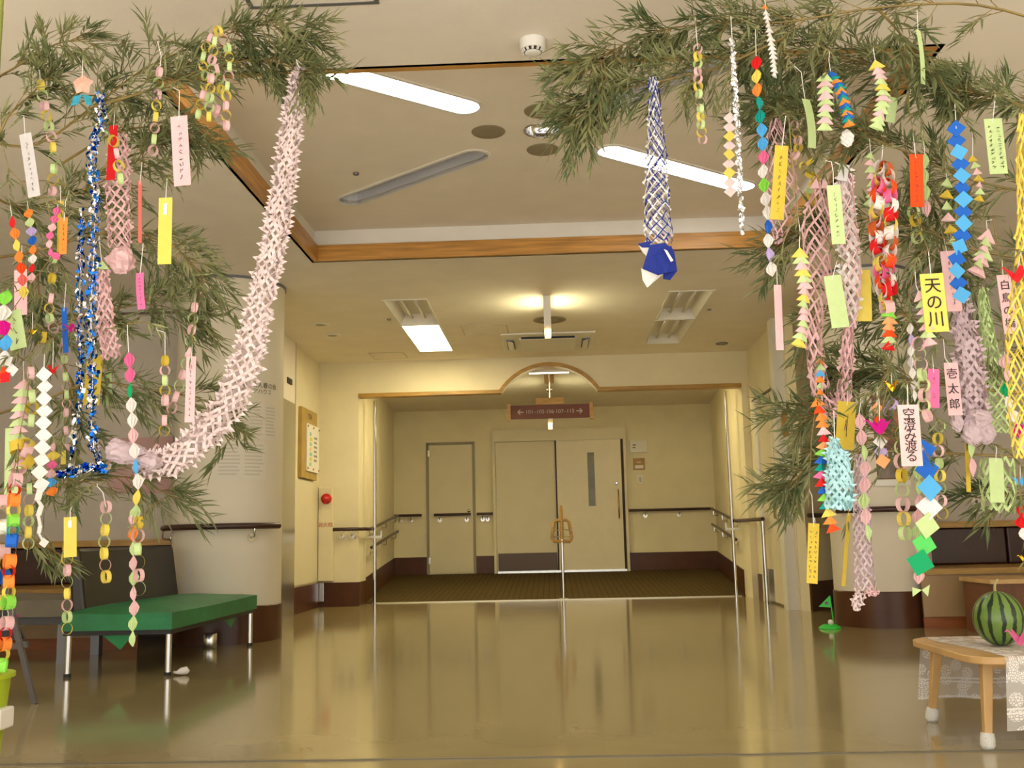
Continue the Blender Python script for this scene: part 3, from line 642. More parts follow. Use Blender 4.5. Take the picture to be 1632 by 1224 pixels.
hatch(-1.13, -0.62, 3.1, 3.63, 0.018, GREYM, 'steel framed access hatch in the ceiling above the garland')
hatch(-0.86, -0.40, 9.7, 10.15, 0.012, mat('pale frame', C8(196, 186, 160), 0.5), 'small pale access hatch beside the air conditioner')
hatch(-2.02, -1.62, 11.02, 11.42, 0.012, MATS['pale frame'], 'small pale access hatch close to the header wall')
ac = Thing('ceiling_air_conditioner', 'white ceiling cassette air conditioner before the arched header', 'air conditioner', (0, 10.65, CZ))
ac.part('panel', MB().box((-0.49, 10.15, CZ-0.02), (0.49, 11.15, CZ-0.0005)), WHITE, bev=0.006)
ac.part('intake_grille', MB().box((-0.30, 10.3, CZ-0.045), (0.30, 11.0, CZ-0.0205)), WHITE, bev=0.006)
ac.part('intake_slot', MB().box((-0.28, 10.28, CZ-0.04), (0.28, 10.299, CZ-0.021)), DARK)
for sx in (-1, 1):
    v = ac.part('outlet', MB().box((sx*0.36, 10.4, CZ-0.035), (sx*0.44, 10.9, CZ-0.0205)), GREYM)
    ac.part('louvre', MB().hexa([(sx*0.37, 10.42, CZ-0.05), (sx*0.39, 10.42, CZ-0.05), (sx*0.39, 10.88, CZ-0.05), (sx*0.37, 10.88, CZ-0.05), (sx*0.41, 10.42, CZ-0.036), (sx*0.43, 10.42, CZ-0.036), (sx*0.43, 10.88, CZ-0.036), (sx*0.41, 10.88, CZ-0.036)]), WHITE, parent=v)
def puck(nm, x, y, z, r, lb, cat, m=WHITE):
    t_ = Thing(nm, lb, cat, (x, y, z)); t_.part('ring', MB().lathe((x, y, z-0.012), [(r*0.7, 0.004), (r*0.9, 0), (r, 0.005), (r, 0.0115)], 20), m, ang=50); t_.part('lens', MB().lathe((x, y, z-0.010), [(r*0.3, 0), (r*0.68, 0.003)], 16), mat('puck grey', C8(160, 150, 130), 0.5))
puck('round_downlight', -2.2, 9.45, CZ, 0.09, 'flat round downlight over the elevator corner, nearer the pillar', 'lamp'); puck('round_downlight', -2.2, 9.98, CZ, 0.09, 'flat round downlight over the elevator corner, nearer the header wall', 'lamp')
puck('round_downlight', 1.93, 11.06, CZ, 0.07, 'small dark round ceiling fitting over the right sliding door', 'lamp', GREYM); puck('ceiling_disc', 0.02, 9.55, CZ, 0.16, 'dark round ceiling disc behind the pendant exit light', 'ceiling grille', GR)
puck('sprinkler', W(566, 274, 6.05).x, 6.08, TZ, 0.02, 'tiny sprinkler head on the coffer ceiling above the unlit trough', 'sprinkler', GREYM); puck('sprinkler', W(620, 508, 9.3).x, 9.3, CZ, 0.02, 'tiny sprinkler head beside the unlit long troffer', 'sprinkler', GREYM)
puck('sprinkler', W(1131, 507, 9.3).x, 9.3, CZ, 0.02, 'tiny sprinkler head beside the streamer side troffers', 'sprinkler', GREYM)

# ------------------------------------------------------------------ built-in seats at the back walls
UPH = mat('dark brown leatherette', C8(58, 32, 26), 0.35, var=0.15, scale=6, bump=0.1, bscale=80)
PANELB = mat('tan laminate panel', C8(172, 142, 100), 0.4, var=0.08, scale=5)
KICK = mat('reddish wood kick board', C8(150, 86, 42), 0.4, var=0.2, scale=5, stretch=(1, 1, 6))
def niche(x0, x1, yw, yf, lb, n, cut=None):
    t_ = Thing('built_in_seat', lb, 'bench', ((x0+x1)/2, yf, 0)); xf = cut[0] if cut else x0; yc = cut[1] if cut else yf
    t_.part('ledge', MB().box((x0, yw-0.14, 0.74), (x1, yw-0.002, 0.79)), WOOD)
    L = (x1-x0)/n
    for k in range(n): t_.part('back_cushion', MB().box((x0+L*k+0.006, yw-0.10, 0.44), (x0+L*(k+1)-0.006, yw-0.004, 0.738)), UPH, bev=0.015)
    po_ = [(xf, yf), (x1, yf), (x1, yw-0.004), (x0, yw-0.004)] + ([(x0, yc)] if cut else [])
    t_.part('seat_board', MB().prism(po_, 0.395, 0.438), WOOD)
    t_.part('front_panel', MB().box((xf+0.03, yf+0.03, 0.085), (x1, yf+0.05, 0.394)), PANELB)
    t_.part('kick_board', MB().box((xf+0.03, yf+0.04, 0.0), (x1, yf+0.06, 0.084)), KICK)
niche(2.99, 5.9, 8.6, 7.76, 'built-in wooden seat with brown cushions behind the watermelon', 4, (2.72, 8.06))
niche(-5.9, -3.05, 8.3, 7.36, 'built-in wooden seat with brown cushions behind the black bench back', 4)
bx_ = Thing('wooden_box', 'low brown wooden box before the built-in seat', 'box', (3.6, 7.3, 0))
bx_.part('body', MB().box((2.98, 7.1, 0.0), (4.6, 7.6, 0.355)), mat('brown box laminate', C8(116, 72, 42), 0.45, var=0.2, scale=5, stretch=(5, 1, 1))); bx_.part('top', MB().box((2.96, 7.08, 0.356), (4.62, 7.62, 0.385)), LWOOD)
one('wall_poster', MB().box((-3.72, 8.285, 1.17), (-3.17, 8.2995, 1.64)), mat('dusty pink poster', C8(196, 156, 150), 0.7, var=0.05), 'plain dusty pink poster on the left back wall', 'poster', loc=(-3.45, 8.3, 1.17))
q0 = W(1545, 762, 8.59); q1 = W(1572, 818, 8.59)
pp = Thing('wall_paper_notice', 'small pale paper with vertical writing on the right back wall', 'notice', (q0.x, 8.59, q1.z))
pp.part('sheet', MB().box((q0.x, 8.59, q1.z), (q1.x, 8.5985, q0.z)), NOTICE)
ln = MB()
for k in range(6): ln.box((q0.x+0.03, 8.588, q0.z-0.04*k-0.05), (q0.x+0.05, 8.59, q0.z-0.04*k-0.025)); ln.box((q0.x+0.08, 8.588, q0.z-0.04*k-0.05), (q0.x+0.09, 8.59, q0.z-0.04*k-0.03))
pp.part('small_print', ln, FADED)

# ------------------------------------------------------------------ green bench
GREEN = mat('green leatherette', C8(28, 122, 70), 0.42, var=0.22, scale=4, bump=0.25, bscale=35, spec=0.5)
BLACKV = mat('black leatherette', C8(40, 34, 28), 0.38, var=0.15, scale=5, bump=0.1, bscale=60)
bn = Thing('green_bench', 'green covered bench with black backrest and chrome legs', 'bench', (-2.54, 6.7, 0))
X0, X1, Y0, Y1 = -2.86, -2.21, 5.84, 7.52
def cushion(x0, x1, y0, y1, z0, z1, crown=0.03, n=10):
    mb = MB(); vs = []; 
    for j in range(n+1):
        for i in range(n+1):
            u, v = i/n, j/n
            e_ = min(u, 1-u, v, 1-v)*n
            z = z1 - (0.016 if e_ < 0.5 else 0) + crown*(4*u*(1-u))*(4*v*(1-v)) + 0.004*math.sin(9*u+5*v)
            vs.append((x0+(x1-x0)*u, y0+(y1-y0)*v, z))
    fs = [(j*(n+1)+i, j*(n+1)+i+1, (j+1)*(n+1)+i+1, (j+1)*(n+1)+i) for j in range(n) for i in range(n)]
    mb.add(vs, fs)
    loop = [i for i in range(n+1)] + [(j)*(n+1)+n for j in range(1, n+1)] + [n*(n+1)+i for i in range(n-1, -1, -1)] + [j*(n+1) for j in range(n-1, 0, -1)]
    o = len(mb.v); k = len(loop)
    for q in loop: v_ = mb.v[q]; mb.v.append(Vector((v_.x, v_.y, z0)))
    for i in range(k): mb.f.append((loop[i], loop[(i+1) % k], o+(i+1) % k, o+i))
    mb.f.append(tuple(o+i for i in range(k)))
    return mb
bn.part('seat', cushion(X0, X1, Y0, Y1, 0.262, 0.372, 0.035), GREEN, ang=50)
bn.part('seat_frame', MB().box((X0+0.01, Y0+0.01, 0.235), (X1-0.01, Y1-0.01, 0.264)), DARK)
for x, y in ((X0+0.03, Y0+0.04), (X1-0.03, Y0+0.04), (X1-0.03, Y1-0.06), (X0+0.03, Y1-0.06)):
    lg = bn.part('leg', MB().tube([(x, y, 0.02), (x, y, 0.235)], 0.0185, 14), CHROME, ang=60)
    bn.part('foot_cap', MB().tube([(x, y, 0.0), (x, y, 0.02)], 0.021, 14), DARK, parent=lg)
bk = MB(); bk.hexa([(X0-0.02, Y0+0.16, 0.33), (X0+0.07, Y0+0.16, 0.33), (X0+0.07, Y1-0.0, 0.33), (X0-0.02, Y1-0.0, 0.33), (X0-0.06, Y0+0.16, 0.735), (X0+0.01, Y0+0.16, 0.735), (X0+0.01, Y1-0.0, 0.735), (X0-0.06, Y1-0.0, 0.735)])
bn.part('backrest', bk, BLACKV, bev=0.02)
for y in (Y0+0.3, Y1-0.3): bn.part('back_bracket', MB().bar((X0+0.02, y, 0.24), (X0-0.06, y, 0.6), 0.04, 0.012), GREYM)
for yy, sx in ((Y0, 0), (0, 1)):
    mb = MB()
    if not sx: mb.add([(-2.66, Y0+0.02, 0.262), (-2.42, Y0+0.02, 0.262), (-2.52, Y0+0.03, 0.15)], [(0,1,2)]).add([(-2.66, Y0+0.024, 0.262), (-2.42, Y0+0.024, 0.262), (-2.52, Y0+0.034, 0.15)], [(0,2,1)])
    else: mb.add([(X1-0.02, 6.75, 0.262), (X1-0.02, 7.15, 0.262), (X1-0.03, 7.02, 0.17)], [(0,1,2)]).add([(X1-0.024, 6.75, 0.262), (X1-0.024, 7.15, 0.262), (X1-0.034, 7.02, 0.17)], [(0,2,1)])
    bn.part('cover_corner', mb, GREEN)
one('ashtray_can', MB().lathe((-2.50, 7.36, 0), [(0.045, 0), (0.05, 0.01), (0.05, 0.10), (0.046, 0.105)], 16), STEEL, 'small steel can on the floor behind the green bench', 'can', loc=(-2.50, 7.36, 0), ang=40)
# white rag near the bench leg
rg = MB(); rr_ = random.Random(3)
rg.tube([(-2.205, 5.88, 0.018), (-2.185, 5.87, 0.017), (-2.16, 5.87, 0.024), (-2.135, 5.88, 0.026), (-2.12, 5.885, 0.016)], [0.007, 0.009, 0.02, 0.024, 0.01], 9)
one('white_rag', rg, STRING, 'little white twist of cloth beside the green bench leg', 'cloth', loc=(-2.16, 5.87, 0), smooth=True)
# grey bench behind
gb = Thing('grey_bench', 'low grey bench between the black board and the green bench', 'bench', (-3.6, 6.9, 0))
gb.part('seat', cushion(-4.3, -3.12, 6.5, 7.15, 0.30, 0.42, 0.015), mat('olive grey leatherette', C8(112, 104, 84), 0.4, var=0.1), ang=50)
gb.part('seat_frame', MB().box((-4.28, 6.52, 0.25), (-3.14, 7.13, 0.299)), mat('slate frame', C8(66, 66, 70), 0.4))
for x, y in ((-4.2, 6.58), (-3.2, 6.58), (-3.2, 7.06), (-4.2, 7.06)): gb.part('leg', MB().box((x-0.03, y-0.03, 0), (x+0.03, y+0.03, 0.25)), GREYM)
# black A-board at the left edge
ab = Thing('black_board', 'black easel board with faint pink marks at the left edge', 'easel', (-2.95, 4.9, 0))
ay = 4.95
def AB(px, py, y=ay): return W(px, py, y)
p0, p1, p2, p3 = AB(-40, 1030), AB(38, 1018), AB(10, 945), AB(-40, 950)
bd = MB(); 
for dy in (0,): bd.hexa([p0, p1, p1 + Vector((0,0.015,0)), p0 + Vector((0,0.015,0)), p3, p2, p2 + Vector((0,0.015,0)), p3 + Vector((0,0.015,0))])
ab.part('panel', bd, DARK)
ab.part('side_leg', MB().bar(AB(8, 925) + Vector((0,-0.01,0)), Vector((AB(60, 1100).x, ay - 0.02, 0.0)), 0.025, 0.02, (0,1,0)), mat('slate easel frame', C8(86, 80, 76), 0.5))
ab.part('cross_bar', MB().bar(AB(-40, 1040) + Vector((0,-0.01,0)), AB(46, 1026) + Vector((0,-0.01,0)), 0.03, 0.02, (0,1,0)), MATS['slate easel frame'])
ab.part('side_leg', MB().bar(AB(-60, 925), Vector((AB(-120, 1100).x, ay, 0.0)), 0.025, 0.02, (0,1,0)), MATS['slate easel frame'])
mk = MB()
for k in range(6):
    a = AB(20 + (k % 2)*6, 972 + 8*k) + Vector((0, -0.004, 0)); mk.bar(a, a + Vector((0.02, 0, 0.008*(-1)**k)), 0.004, 0.002, (0,1,0))
ab.part('chalk_mark', mk, paper('magenta'))

# ------------------------------------------------------------------ golf putting cup
gl = Thing('golf_cup', 'green toy putting cup with green flag on the floor', 'golf toy', (2.09, 7.95, 0))
LG = mat('bright green plastic', C8(56, 205, 70), 0.35)
gl.part('cup', MB().lathe((2.09, 7.95, 0), [(0.085, 0), (0.08, 0.012), (0.05, 0.03), (0.045, 0.032), (0.04, 0.012)], 24), LG, smooth=True)
gl.part('flag_pole', MB().tube([(2.12, 7.95, 0.03), (2.105, 7.95, 0.245)], 0.0045, 8), LG)
fl = MB(); a = Vector((2.104, 7.95, 0.245)); b = Vector((2.108, 7.95, 0.155)); c_ = Vector((2.015, 7.945, 0.165)); o_ = Vector((0, 0.003, 0))
fl.add([a, b, c_, a+o_, b+o_, c_+o_], [(0,1,2),(5,4,3),(0,3,4,1),(1,4,5,2),(2,5,3,0)])
fo = gl.part('flag', fl, LG); gl.part('flag_badge', MB().lathe((2.075, 7.945, 0.19), [(0.013, 0), (0.013, 0.003)], 12, 'y'), mat('purple badge', C8(110, 80, 130), 0.5), parent=fo)
one('golf_ball', MB().lathe((2.085, 7.905, 0.03), [(0.004, 0), (0.015, 0.005), (0.02, 0.02), (0.015, 0.035), (0.004, 0.04)], 16), WHITE, 'white golf ball lying on the green putting cup', 'ball', loc=(2.085, 7.905, 0.03), smooth=True)

# ------------------------------------------------------------------ low table with lace, watermelon
TBZ = 0.312
ta = Thing('low_table', 'low beech folding table with white leg socks', 'table', (1.9, 3.88, 0))
tx0, tx1, ty0, ty1 = 1.40, 2.45, 3.53, 4.20
ta.part('tabletop', MB().prism(rrect(tx0, tx1, ty0, ty1, 0.10, 8), TBZ - 0.026, TBZ), LWOOD, ang=40, bev=0.004)
SOCK = mat('white knit sock', C8(232, 230, 222), 0.9, bump=0.6, bscale=160)
for x, y, dx, dy in ((tx0+0.085, ty0+0.12, -0.03, -0.03), (tx0+0.085, ty1-0.10, -0.03, 0.03), (tx1-0.085, ty0+0.12, 0.03, -0.03), (tx1-0.085, ty1-0.10, 0.03, 0.03)):
    L_ = MB(); p = Vector((x, y, TBZ-0.026)); q = Vector((x+dx, y+dy, 0.012))
    L_.tube([p, p.lerp(q, 0.5), q], [0.026, 0.022, 0.017], 4)
    lg = ta.part('leg', L_, LWOOD, ang=30, bev=0.003)
    ta.part('leg_sock', MB().tube([(x+dx, y+dy, 0.0), (x+dx, y+dy, 0.012), (x+dx*0.9, y+dy*0.9, 0.035), (x+dx*0.85, y+dy*0.85, 0.052)], [0.019, 0.025, 0.0245, 0.022], 12), SOCK, parent=lg, smooth=True)
for y in (ty0+0.1, ty1-0.115): ta.part('apron', MB().box((tx0+0.1, y, TBZ-0.05), (tx1-0.1, y+0.015, TBZ-0.027)), LWOOD)
def lace():
    m = bpy.data.materials.new('white lace'); m.use_nodes = True; nt = m.node_tree; b = nt.nodes['Principled BSDF']; out = nt.nodes['Material Output']
    b.inputs['Base Color'].default_value = (*C8(236, 232, 228), 1); b.inputs['Roughness'].default_value = 0.9
    tc = nt.nodes.new('ShaderNodeTexCoord')
    def N(t, **k):
        n = nt.nodes.new(t)
        for a_, v in k.items(): setattr(n, a_, v)
        return n
    v = N('ShaderNodeTexVoronoi'); v.inputs['Scale'].default_value = 19; v.inputs['Randomness'].default_value = 0.75; v.voronoi_dimensions = '2D'
    nz = N('ShaderNodeTexNoise'); nz.inputs['Scale'].default_value = 45; nz.inputs['Detail'].default_value = 2
    w = N('ShaderNodeTexVoronoi', feature='DISTANCE_TO_EDGE'); w.inputs['Scale'].default_value = 120; w.voronoi_dimensions = '2D'
    for n in (v, nz, w): nt.links.new(tc.outputs['UV'], n.inputs['Vector'])
    # petals: small voronoi cells masked by flower centres
    m1 = N('ShaderNodeMath', operation='LESS_THAN'); m1.inputs[1].default_value = 0.42; nt.links.new(v.outputs['Distance'], m1.inputs[0])
    m2 = N('ShaderNodeMath', operation='GREATER_THAN'); m2.inputs[1].default_value = 0.13; nt.links.new(w.outputs['Distance'], m2.inputs[0])
    m3 = N('ShaderNodeMath', operation='MULTIPLY'); nt.links.new(m1.outputs[0], m3.inputs[0]); nt.links.new(m2.outputs[0], m3.inputs[1])
    # straight bands by the hem
    sx = N('ShaderNodeSeparateXYZ'); nt.links.new(tc.outputs['UV'], sx.inputs[0])
    tot = m3
    for h0 in (0.006, 0.064, 0.078):
        a_ = N('ShaderNodeMath', operation='SUBTRACT'); a_.inputs[1].default_value = h0; nt.links.new(sx.outputs['Z'], a_.inputs[0])
        b_ = N('ShaderNodeMath', operation='ABSOLUTE'); nt.links.new(a_.outputs[0], b_.inputs[0])
        c_ = N('ShaderNodeMath', operation='LESS_THAN'); c_.inputs[1].default_value = 0.003; nt.links.new(b_.outputs[0], c_.inputs[0])
        d_ = N('ShaderNodeMath', operation='MAXIMUM'); nt.links.new(tot.outputs[0], d_.inputs[0]); nt.links.new(c_.outputs[0], d_.inputs[1]); tot = d_
    mr = N('ShaderNodeMapRange'); mr.inputs[3].default_value = 0.46; mr.inputs[4].default_value = 1.0
    nt.links.new(tot.outputs[0], mr.inputs[0])
    tp = N('ShaderNodeBsdfTransparent'); mx = N('ShaderNodeMixShader')
    nt.links.new(mr.outputs[0], mx.inputs[0]); nt.links.new(tp.outputs[0], mx.inputs[1]); nt.links.new(b.outputs[0], mx.inputs[2]); nt.links.new(mx.outputs[0], out.inputs[0])
    return m
LACE = lace()
def lace_cloth():
    # a runner lying over the top and hanging down in front and behind; UV holds metres from the hem
    lx0, lx1 = 1.462, 2.35; zt = TBZ + 0.002; hem = 0.10
    prof = [(ty0-0.012, hem-0.02), (ty0-0.010, 0.16), (ty0-0.006, 0.24), (ty0-0.004, zt-0.01), (ty0+0.004, zt), (ty0+0.2, zt), (ty1-0.2, zt), (ty1-0.004, zt), (ty1+0.004, zt-0.01), (ty1+0.006, 0.24), (ty1+0.010, 0.16), (ty1+0.012, hem-0.03)]
    nx = 24; vs = []; fs = []; uv = []
    n = len(prof)
    for i in range(nx+1):
        x = lx0 + (lx1-lx0)*i/nx
        for j, (y, z) in enumerate(prof):
            fall = max(0, (zt - z))/0.2
            wv = 0.010*math.sin(x*34)*fall; sg = -1 if j < n/2 else 1
            xx = x + (0.04 if j < n/2 else 0.0)*max(0, 1 - i/6)
            vs.append((xx + 0.02*fall*(0 if i else -1), y + sg*abs(wv), z + 0.004*math.sin(x*21)*fall)); uv.append((x, y - (z if j < n/2 else -z), max(0.0, z-hem+0.03)))
    for i in range(nx):
        for j in range(n-1): fs.append((i*n+j, (i+1)*n+j, (i+1)*n+j+1, i*n+j+1))
    return vs, fs, uv
vs_, fs_, uv_ = lace_cloth()
me = bpy.data.meshes.new('lace_runner'); me.from_pydata([Vector(v) - Vector((1.9, 3.87, TBZ)) for v in vs_], [], fs_)
# coordinates for the lace pattern come from a stored attribute
at_ = me.attributes.new('lace_co', 'FLOAT_VECTOR', 'POINT')
for i, u in enumerate(uv_): at_.data[i].vector = u
nt = LACE.node_tree; an = nt.nodes.new('ShaderNodeAttribute'); an.attribute_name = 'lace_co'
for l_ in list(nt.links):
    if l_.from_node.type == 'TEX_COORD': ts = l_.to_socket; nt.links.remove(l_); nt.links.new(an.outputs['Vector'], ts)
lo = link('lace_runner', me, LACE, None, True); lo.location = (1.9, 3.87, TBZ); tag(lo, 'white floral lace runner draped over the low table', 'tablecloth')
# watermelon
def melon_mat():
    m = bpy.data.materials.new('striped melon rind'); m.use_nodes = True; nt = m.node_tree; b = nt.nodes['Principled BSDF']
    b.inputs['Roughness'].default_value = 0.3
    tc = nt.nodes.new('ShaderNodeTexCoord'); nz = nt.nodes.new('ShaderNodeTexNoise'); nz.inputs['Scale'].default_value = 26; nz.inputs['Detail'].default_value = 5
    nt.links.new(tc.outputs['Object'], nz.inputs['Vector'])
    sp = nt.nodes.new('ShaderNodeSeparateXYZ'); nt.links.new(tc.outputs['Object'], sp.inputs[0])
    def M(op, a, b_=None):
        n = nt.nodes.new('ShaderNodeMath'); n.operation = op
        for i, x in enumerate((a, b_)):
            if x is None: continue
            if isinstance(x, (int, float)): n.inputs[i].default_value = x
            else: nt.links.new(x, n.inputs[i])
        return n.outputs[0]
    an = M('ARCTAN2', sp.outputs['Y'], sp.outputs['X'])
    ph = M('ADD', M('MULTIPLY', an, 13), M('MULTIPLY', M('SUBTRACT', nz.outputs[0], 0.5), 4.2))
    r = nt.nodes.new('ShaderNodeValToRGB'); nt.links.new(M('ADD', M('MULTIPLY', M('SINE', ph), 0.5), 0.5), r.inputs[0])
    r.color_ramp.elements[0].position = 0.62; r.color_ramp.elements[0].color = (*C8(108, 138, 62), 1)
    r.color_ramp.elements[1].position = 0.78; r.color_ramp.elements[1].color = (*C8(26, 50, 26), 1)
    nt.links.new(r.outputs[0], b.inputs['Base Color']); return m
mc = Vector((W(1592, 990, 3.84).x, 3.84, TBZ + 0.004)); R_ = 0.089
me_ = Thing('watermelon', 'striped green watermelon with stem on the lace runner', 'watermelon', mc)
pr_ = [(R_*math.sin(math.pi*(0.06 + 0.92*k/16)), R_*1.10*(1 - math.cos(math.pi*(0.06 + 0.92*k/16))) - 0.001) for k in range(17)]
pr_[-1] = (0.006, R_*2.19)
me_.part('fruit', MB().lathe(mc, pr_, 40), melon_mat(), smooth=True)
top = mc + Vector((0, 0, R_*2.18))
me_.part('stem', MB().tube([top + Vector((-0.004, 0, -0.008)), top + Vector((-0.004, 0, 0.015)), top + Vector((0.0, 0, 0.032)), top + Vector((0.010, 0, 0.043))], [0.006, 0.0045, 0.004, 0.006], 8), mat('dry stem', C8(170, 165, 110), 0.7), smooth=True)
# lime bucket at the left edge
bk_ = Thing('lime_bucket', 'lime green plastic bucket at the left edge of the floor', 'bucket', (-2.06, 3.12, 0))
bc = Vector((W(-62, 1100, 3.0).x, 3.0, -0.004)); LIME = mat('lime plastic', C8(168, 190, 40), 0.4, var=0.05)
rim_z = W(5, 1072, 3.0).z
bk_.o.location = bk_.loc = bc
b_ = MB(); n = 28; rb = 0.10; rt = 0.132
b_.lathe(bc, [(rb, 0), (rt, rim_z - 0.012), (rt + 0.012, rim_z - 0.012), (rt + 0.012, rim_z), (rt - 0.006, rim_z), (rb - 0.006, 0.01)], n)
bk_.part('body', b_, LIME, ang=40)
bk_.part('handle_lug', MB().box((bc.x + rt - 0.03, 2.96, rim_z - 0.16), (bc.x + rt + 0.012, 3.04, rim_z - 0.10)), WHITE, bev=0.006)
bk_.part('soil', MB().lathe(bc + Vector((0, 0, rim_z - 0.06)), [(rt - 0.02, 0), (rt - 0.022, 0.02)], n), mat('dark soil', C8(60, 48, 36), 0.95, var=0.4, scale=60))

# ================================================================== BAMBOO
def leaf_mesh():
    w = 0.062
    mb = MB().add([(0,0,0), (0.3,w,0.012), (0.3,-w,0.012), (0.42,0,-0.012), (1,0,-0.06), (0.62,w*0.75,0.0), (0.62,-w*0.75,0.0)], [(0,3,1), (0,2,3), (1,3,5), (2,6,3), (3,4,5), (3,6,4)])
    return mb
LEAFV = leaf_mesh()
def leaf_mat():
    m = mat('bamboo leaf', C8(94, 114, 70), 0.55, var=0.35, scale=9, col2=C8(154, 152, 104), spec=0.35, trans=0.25)
    return m
LEAF = leaf_mat()
TWIG = mat('olive twig', C8(128, 108, 56), 0.6, var=0.2, scale=20)
CULM = mat('green bamboo culm', C8(130, 138, 62), 0.4, var=0.2, scale=6)
LMESH = LEAFV.mesh('leaf'); LMESH.materials.append(LEAF)
def bez(pts, t):
    n = len(pts) - 1; f = min(max(t, 0), 0.9999)*n; i = int(f); u = f - i
    p0, p1, p2, p3 = pts[max(i-1, 0)], pts[i], pts[i+1], pts[min(i+2, n)]
    return 0.5*((2*p1) + (p2-p0)*u + (2*p0-5*p1+4*p2-p3)*u*u + (3*p1-p0-3*p2+p3)*u**3)
HANG = []
def bamboo(label, culm_xy, branches, seed, ztop=2.79, zbot=0.004):
    R = random.Random(seed)
    cx, cy = culm_xy
    b = Thing('bamboo', label, 'bamboo', (cx, cy, zbot))
    cm = MB(); pts = []; rs = []
    z = zbot; k = 0
    while z < ztop - 0.01:
        h = min(0.24, ztop - z); r = 0.016 - 0.009*(z/ztop)
        for f, q in ((0, 1.18), (0.03, 1.0), (0.5, 0.98), (0.97, 1.0)): pts.append((cx, cy, z + h*f)); rs.append(r*q)
        z += h; k += 1
    pts.append((cx, cy, ztop)); rs.append(0.005)
    cm.tube(pts, rs, 10); b.part('culm', cm, CULM, ang=50)
    allv = []
    for br in branches:
        pl_, n, ln, Yb, sd = br
        P = [W(x, y, Yb + 0.06*math.sin(i*1.7 + sd)) for i, (x, y) in enumerate(pl_)]
        if pl_[0][0] < -20 or pl_[0][0] > 1652:
            zz = min(max(P[0].z, 0.3), ztop - 0.03); P[0] = Vector((cx, cy, zz))
        m = 4*(len(P)-1); curve = [bez(P, i/m) for i in range(m+1)]
        HANG.extend((p, b) for p in curve)
        tw = MB(); tw.tube(curve, [0.0050*(1 - 0.75*i/m) for i in range(m+1)], 5)
        lv = []
        s = Yb/1600
        for k in range(int(n*1.8)):
            t = 0.12 + 0.88*math.sqrt(R.random()) if R.random() < 0.6 else R.uniform(0.1, 1.0)
            o = bez(P, t); d = (bez(P, min(t+0.04, 1)) - bez(P, t-0.04)).normalized()
            a = R.uniform(0.15, 1.0)*R.choice((-1, 1)); L = ln*s*R.uniform(0.45, 1.1)
            dd = Vector((d.x*math.cos(a) - d.z*math.sin(a), d.y + R.uniform(-0.7, 0.7), d.x*math.sin(a) + d.z*math.cos(a))).normalized()
            e1 = o + dd*L*0.55; e2 = o + dd*L + Vector((0, 0, -0.22*L))
            tw.tube([o, e1, e2], [0.0017, 0.0012, 0.0006], 3, cap=False)
            HANG.extend((p_, b) for p_ in (o.lerp(e1, 0.5), e1, e1.lerp(e2, 0.5))); nl = R.randint(10, 17)
            for j in range(nl):
                u = 0.22 + 0.78*(j + R.random())/nl
                p = o.lerp(e1, u*2) if u < 0.5 else e1.lerp(e2, u*2 - 1)
                al = R.choice((-1, 1))*R.uniform(0.12, 0.75)
                ld = Vector((dd.x*math.cos(al) - dd.z*math.sin(al), dd.y + R.uniform(-0.5, 0.5), dd.x*math.sin(al) + dd.z*math.cos(al) - 0.18)).normalized()
                ll = s*R.uniform(20, 44)*(1.15 if R.random() < 0.15 else 1)
                up = Vector((R.uniform(-0.6, 0.6), R.uniform(-1, 0.2), R.uniform(0.2, 1))); sx = ld.cross(up)
                if sx.length < 0.05: sx = ld.orthogonal()
                sx.normalize(); uz = sx.cross(ld)
                lv.append((ll, p, Matrix((ld, sx, uz)).transposed()))
        bo = b.part('branch', tw, TWIG)
        allv += [(l_, p, M_, bo) for l_, p, M_ in lv]
    def inframe(p):
        q = ROT.transposed() @ (p - CAM); u, v = 816 + FPX*q.x/-q.z, 612 - FPX*q.y/-q.z
        return 5 < u < 1627 and 5 < v < 1219
    cand = sorted([x for x in allv if inframe(x[1])], key=lambda x: -x[0]/x[1].y)[:300]
    ids = set(id(x) for x in cand)
    for l_, p, M_, bo in cand: b.inst('leaf', LMESH, p, M_.to_quaternion(), l_)
    groups = {}
    for x in allv:
        if id(x) not in ids: groups.setdefault(x[3], []).append(x)
    for bo, xs in groups.items():
        mb = MB()
        for l_, p, M_, _ in xs: mb.add([p + M_ @ (v*l_) for v in LEAFV.v], LEAFV.f)
        o = link('foliage', mb.mesh('foliage', b.loc, fixn=False), LEAF, bo); o['kind'] = 'stuff'
    return b
LB = [([(-70,150),(20,110),(90,70),(150,62)], 16, 65, 3.05, 1), ([(-70,260),(60,230),(150,170),(230,110),(320,70),(420,40),(478,62)], 66, 88, 3.1, 2),
      ([(150,170),(250,140),(330,110),(420,95),(495,120)], 38, 78, 3.0, 3), ([(-70,330),(40,330),(140,300),(230,250)], 26, 80, 3.15, 4),
      ([(-70,420),(60,400),(170,370),(260,385),(310,425),(335,480)], 26, 72, 3.1, 5), ([(-70,560),(50,530),(150,500),(240,485),(310,505)], 24, 72, 3.15, 6),
      ([(-70,680),(60,640),(150,610),(230,620),(330,640),(372,700)], 18, 66, 3.1, 7), ([(-70,800),(40,780),(120,770),(200,760),(270,790)], 16, 66, 3.1, 8),
      ([(-70,860),(20,845),(70,868),(95,885)], 6, 46, 2.95, 9), ([(-70,240),(10,190),(50,150),(80,120)], 14, 66, 2.95, 10), ([(100,260),(190,210),(270,205),(322,235)], 26, 70, 3.2, 11),
      ([(60,520),(110,600),(120,690),(110,760)], 14, 62, 3.2, 12), ([(40,330),(60,430),(60,520)], 16, 66, 3.2, 13)]
bamboo('tall leafy bamboo hung with paper ornaments, standing in the lime bucket', (bc.x, bc.y), LB, 11, zbot=rim_z - 0.06)
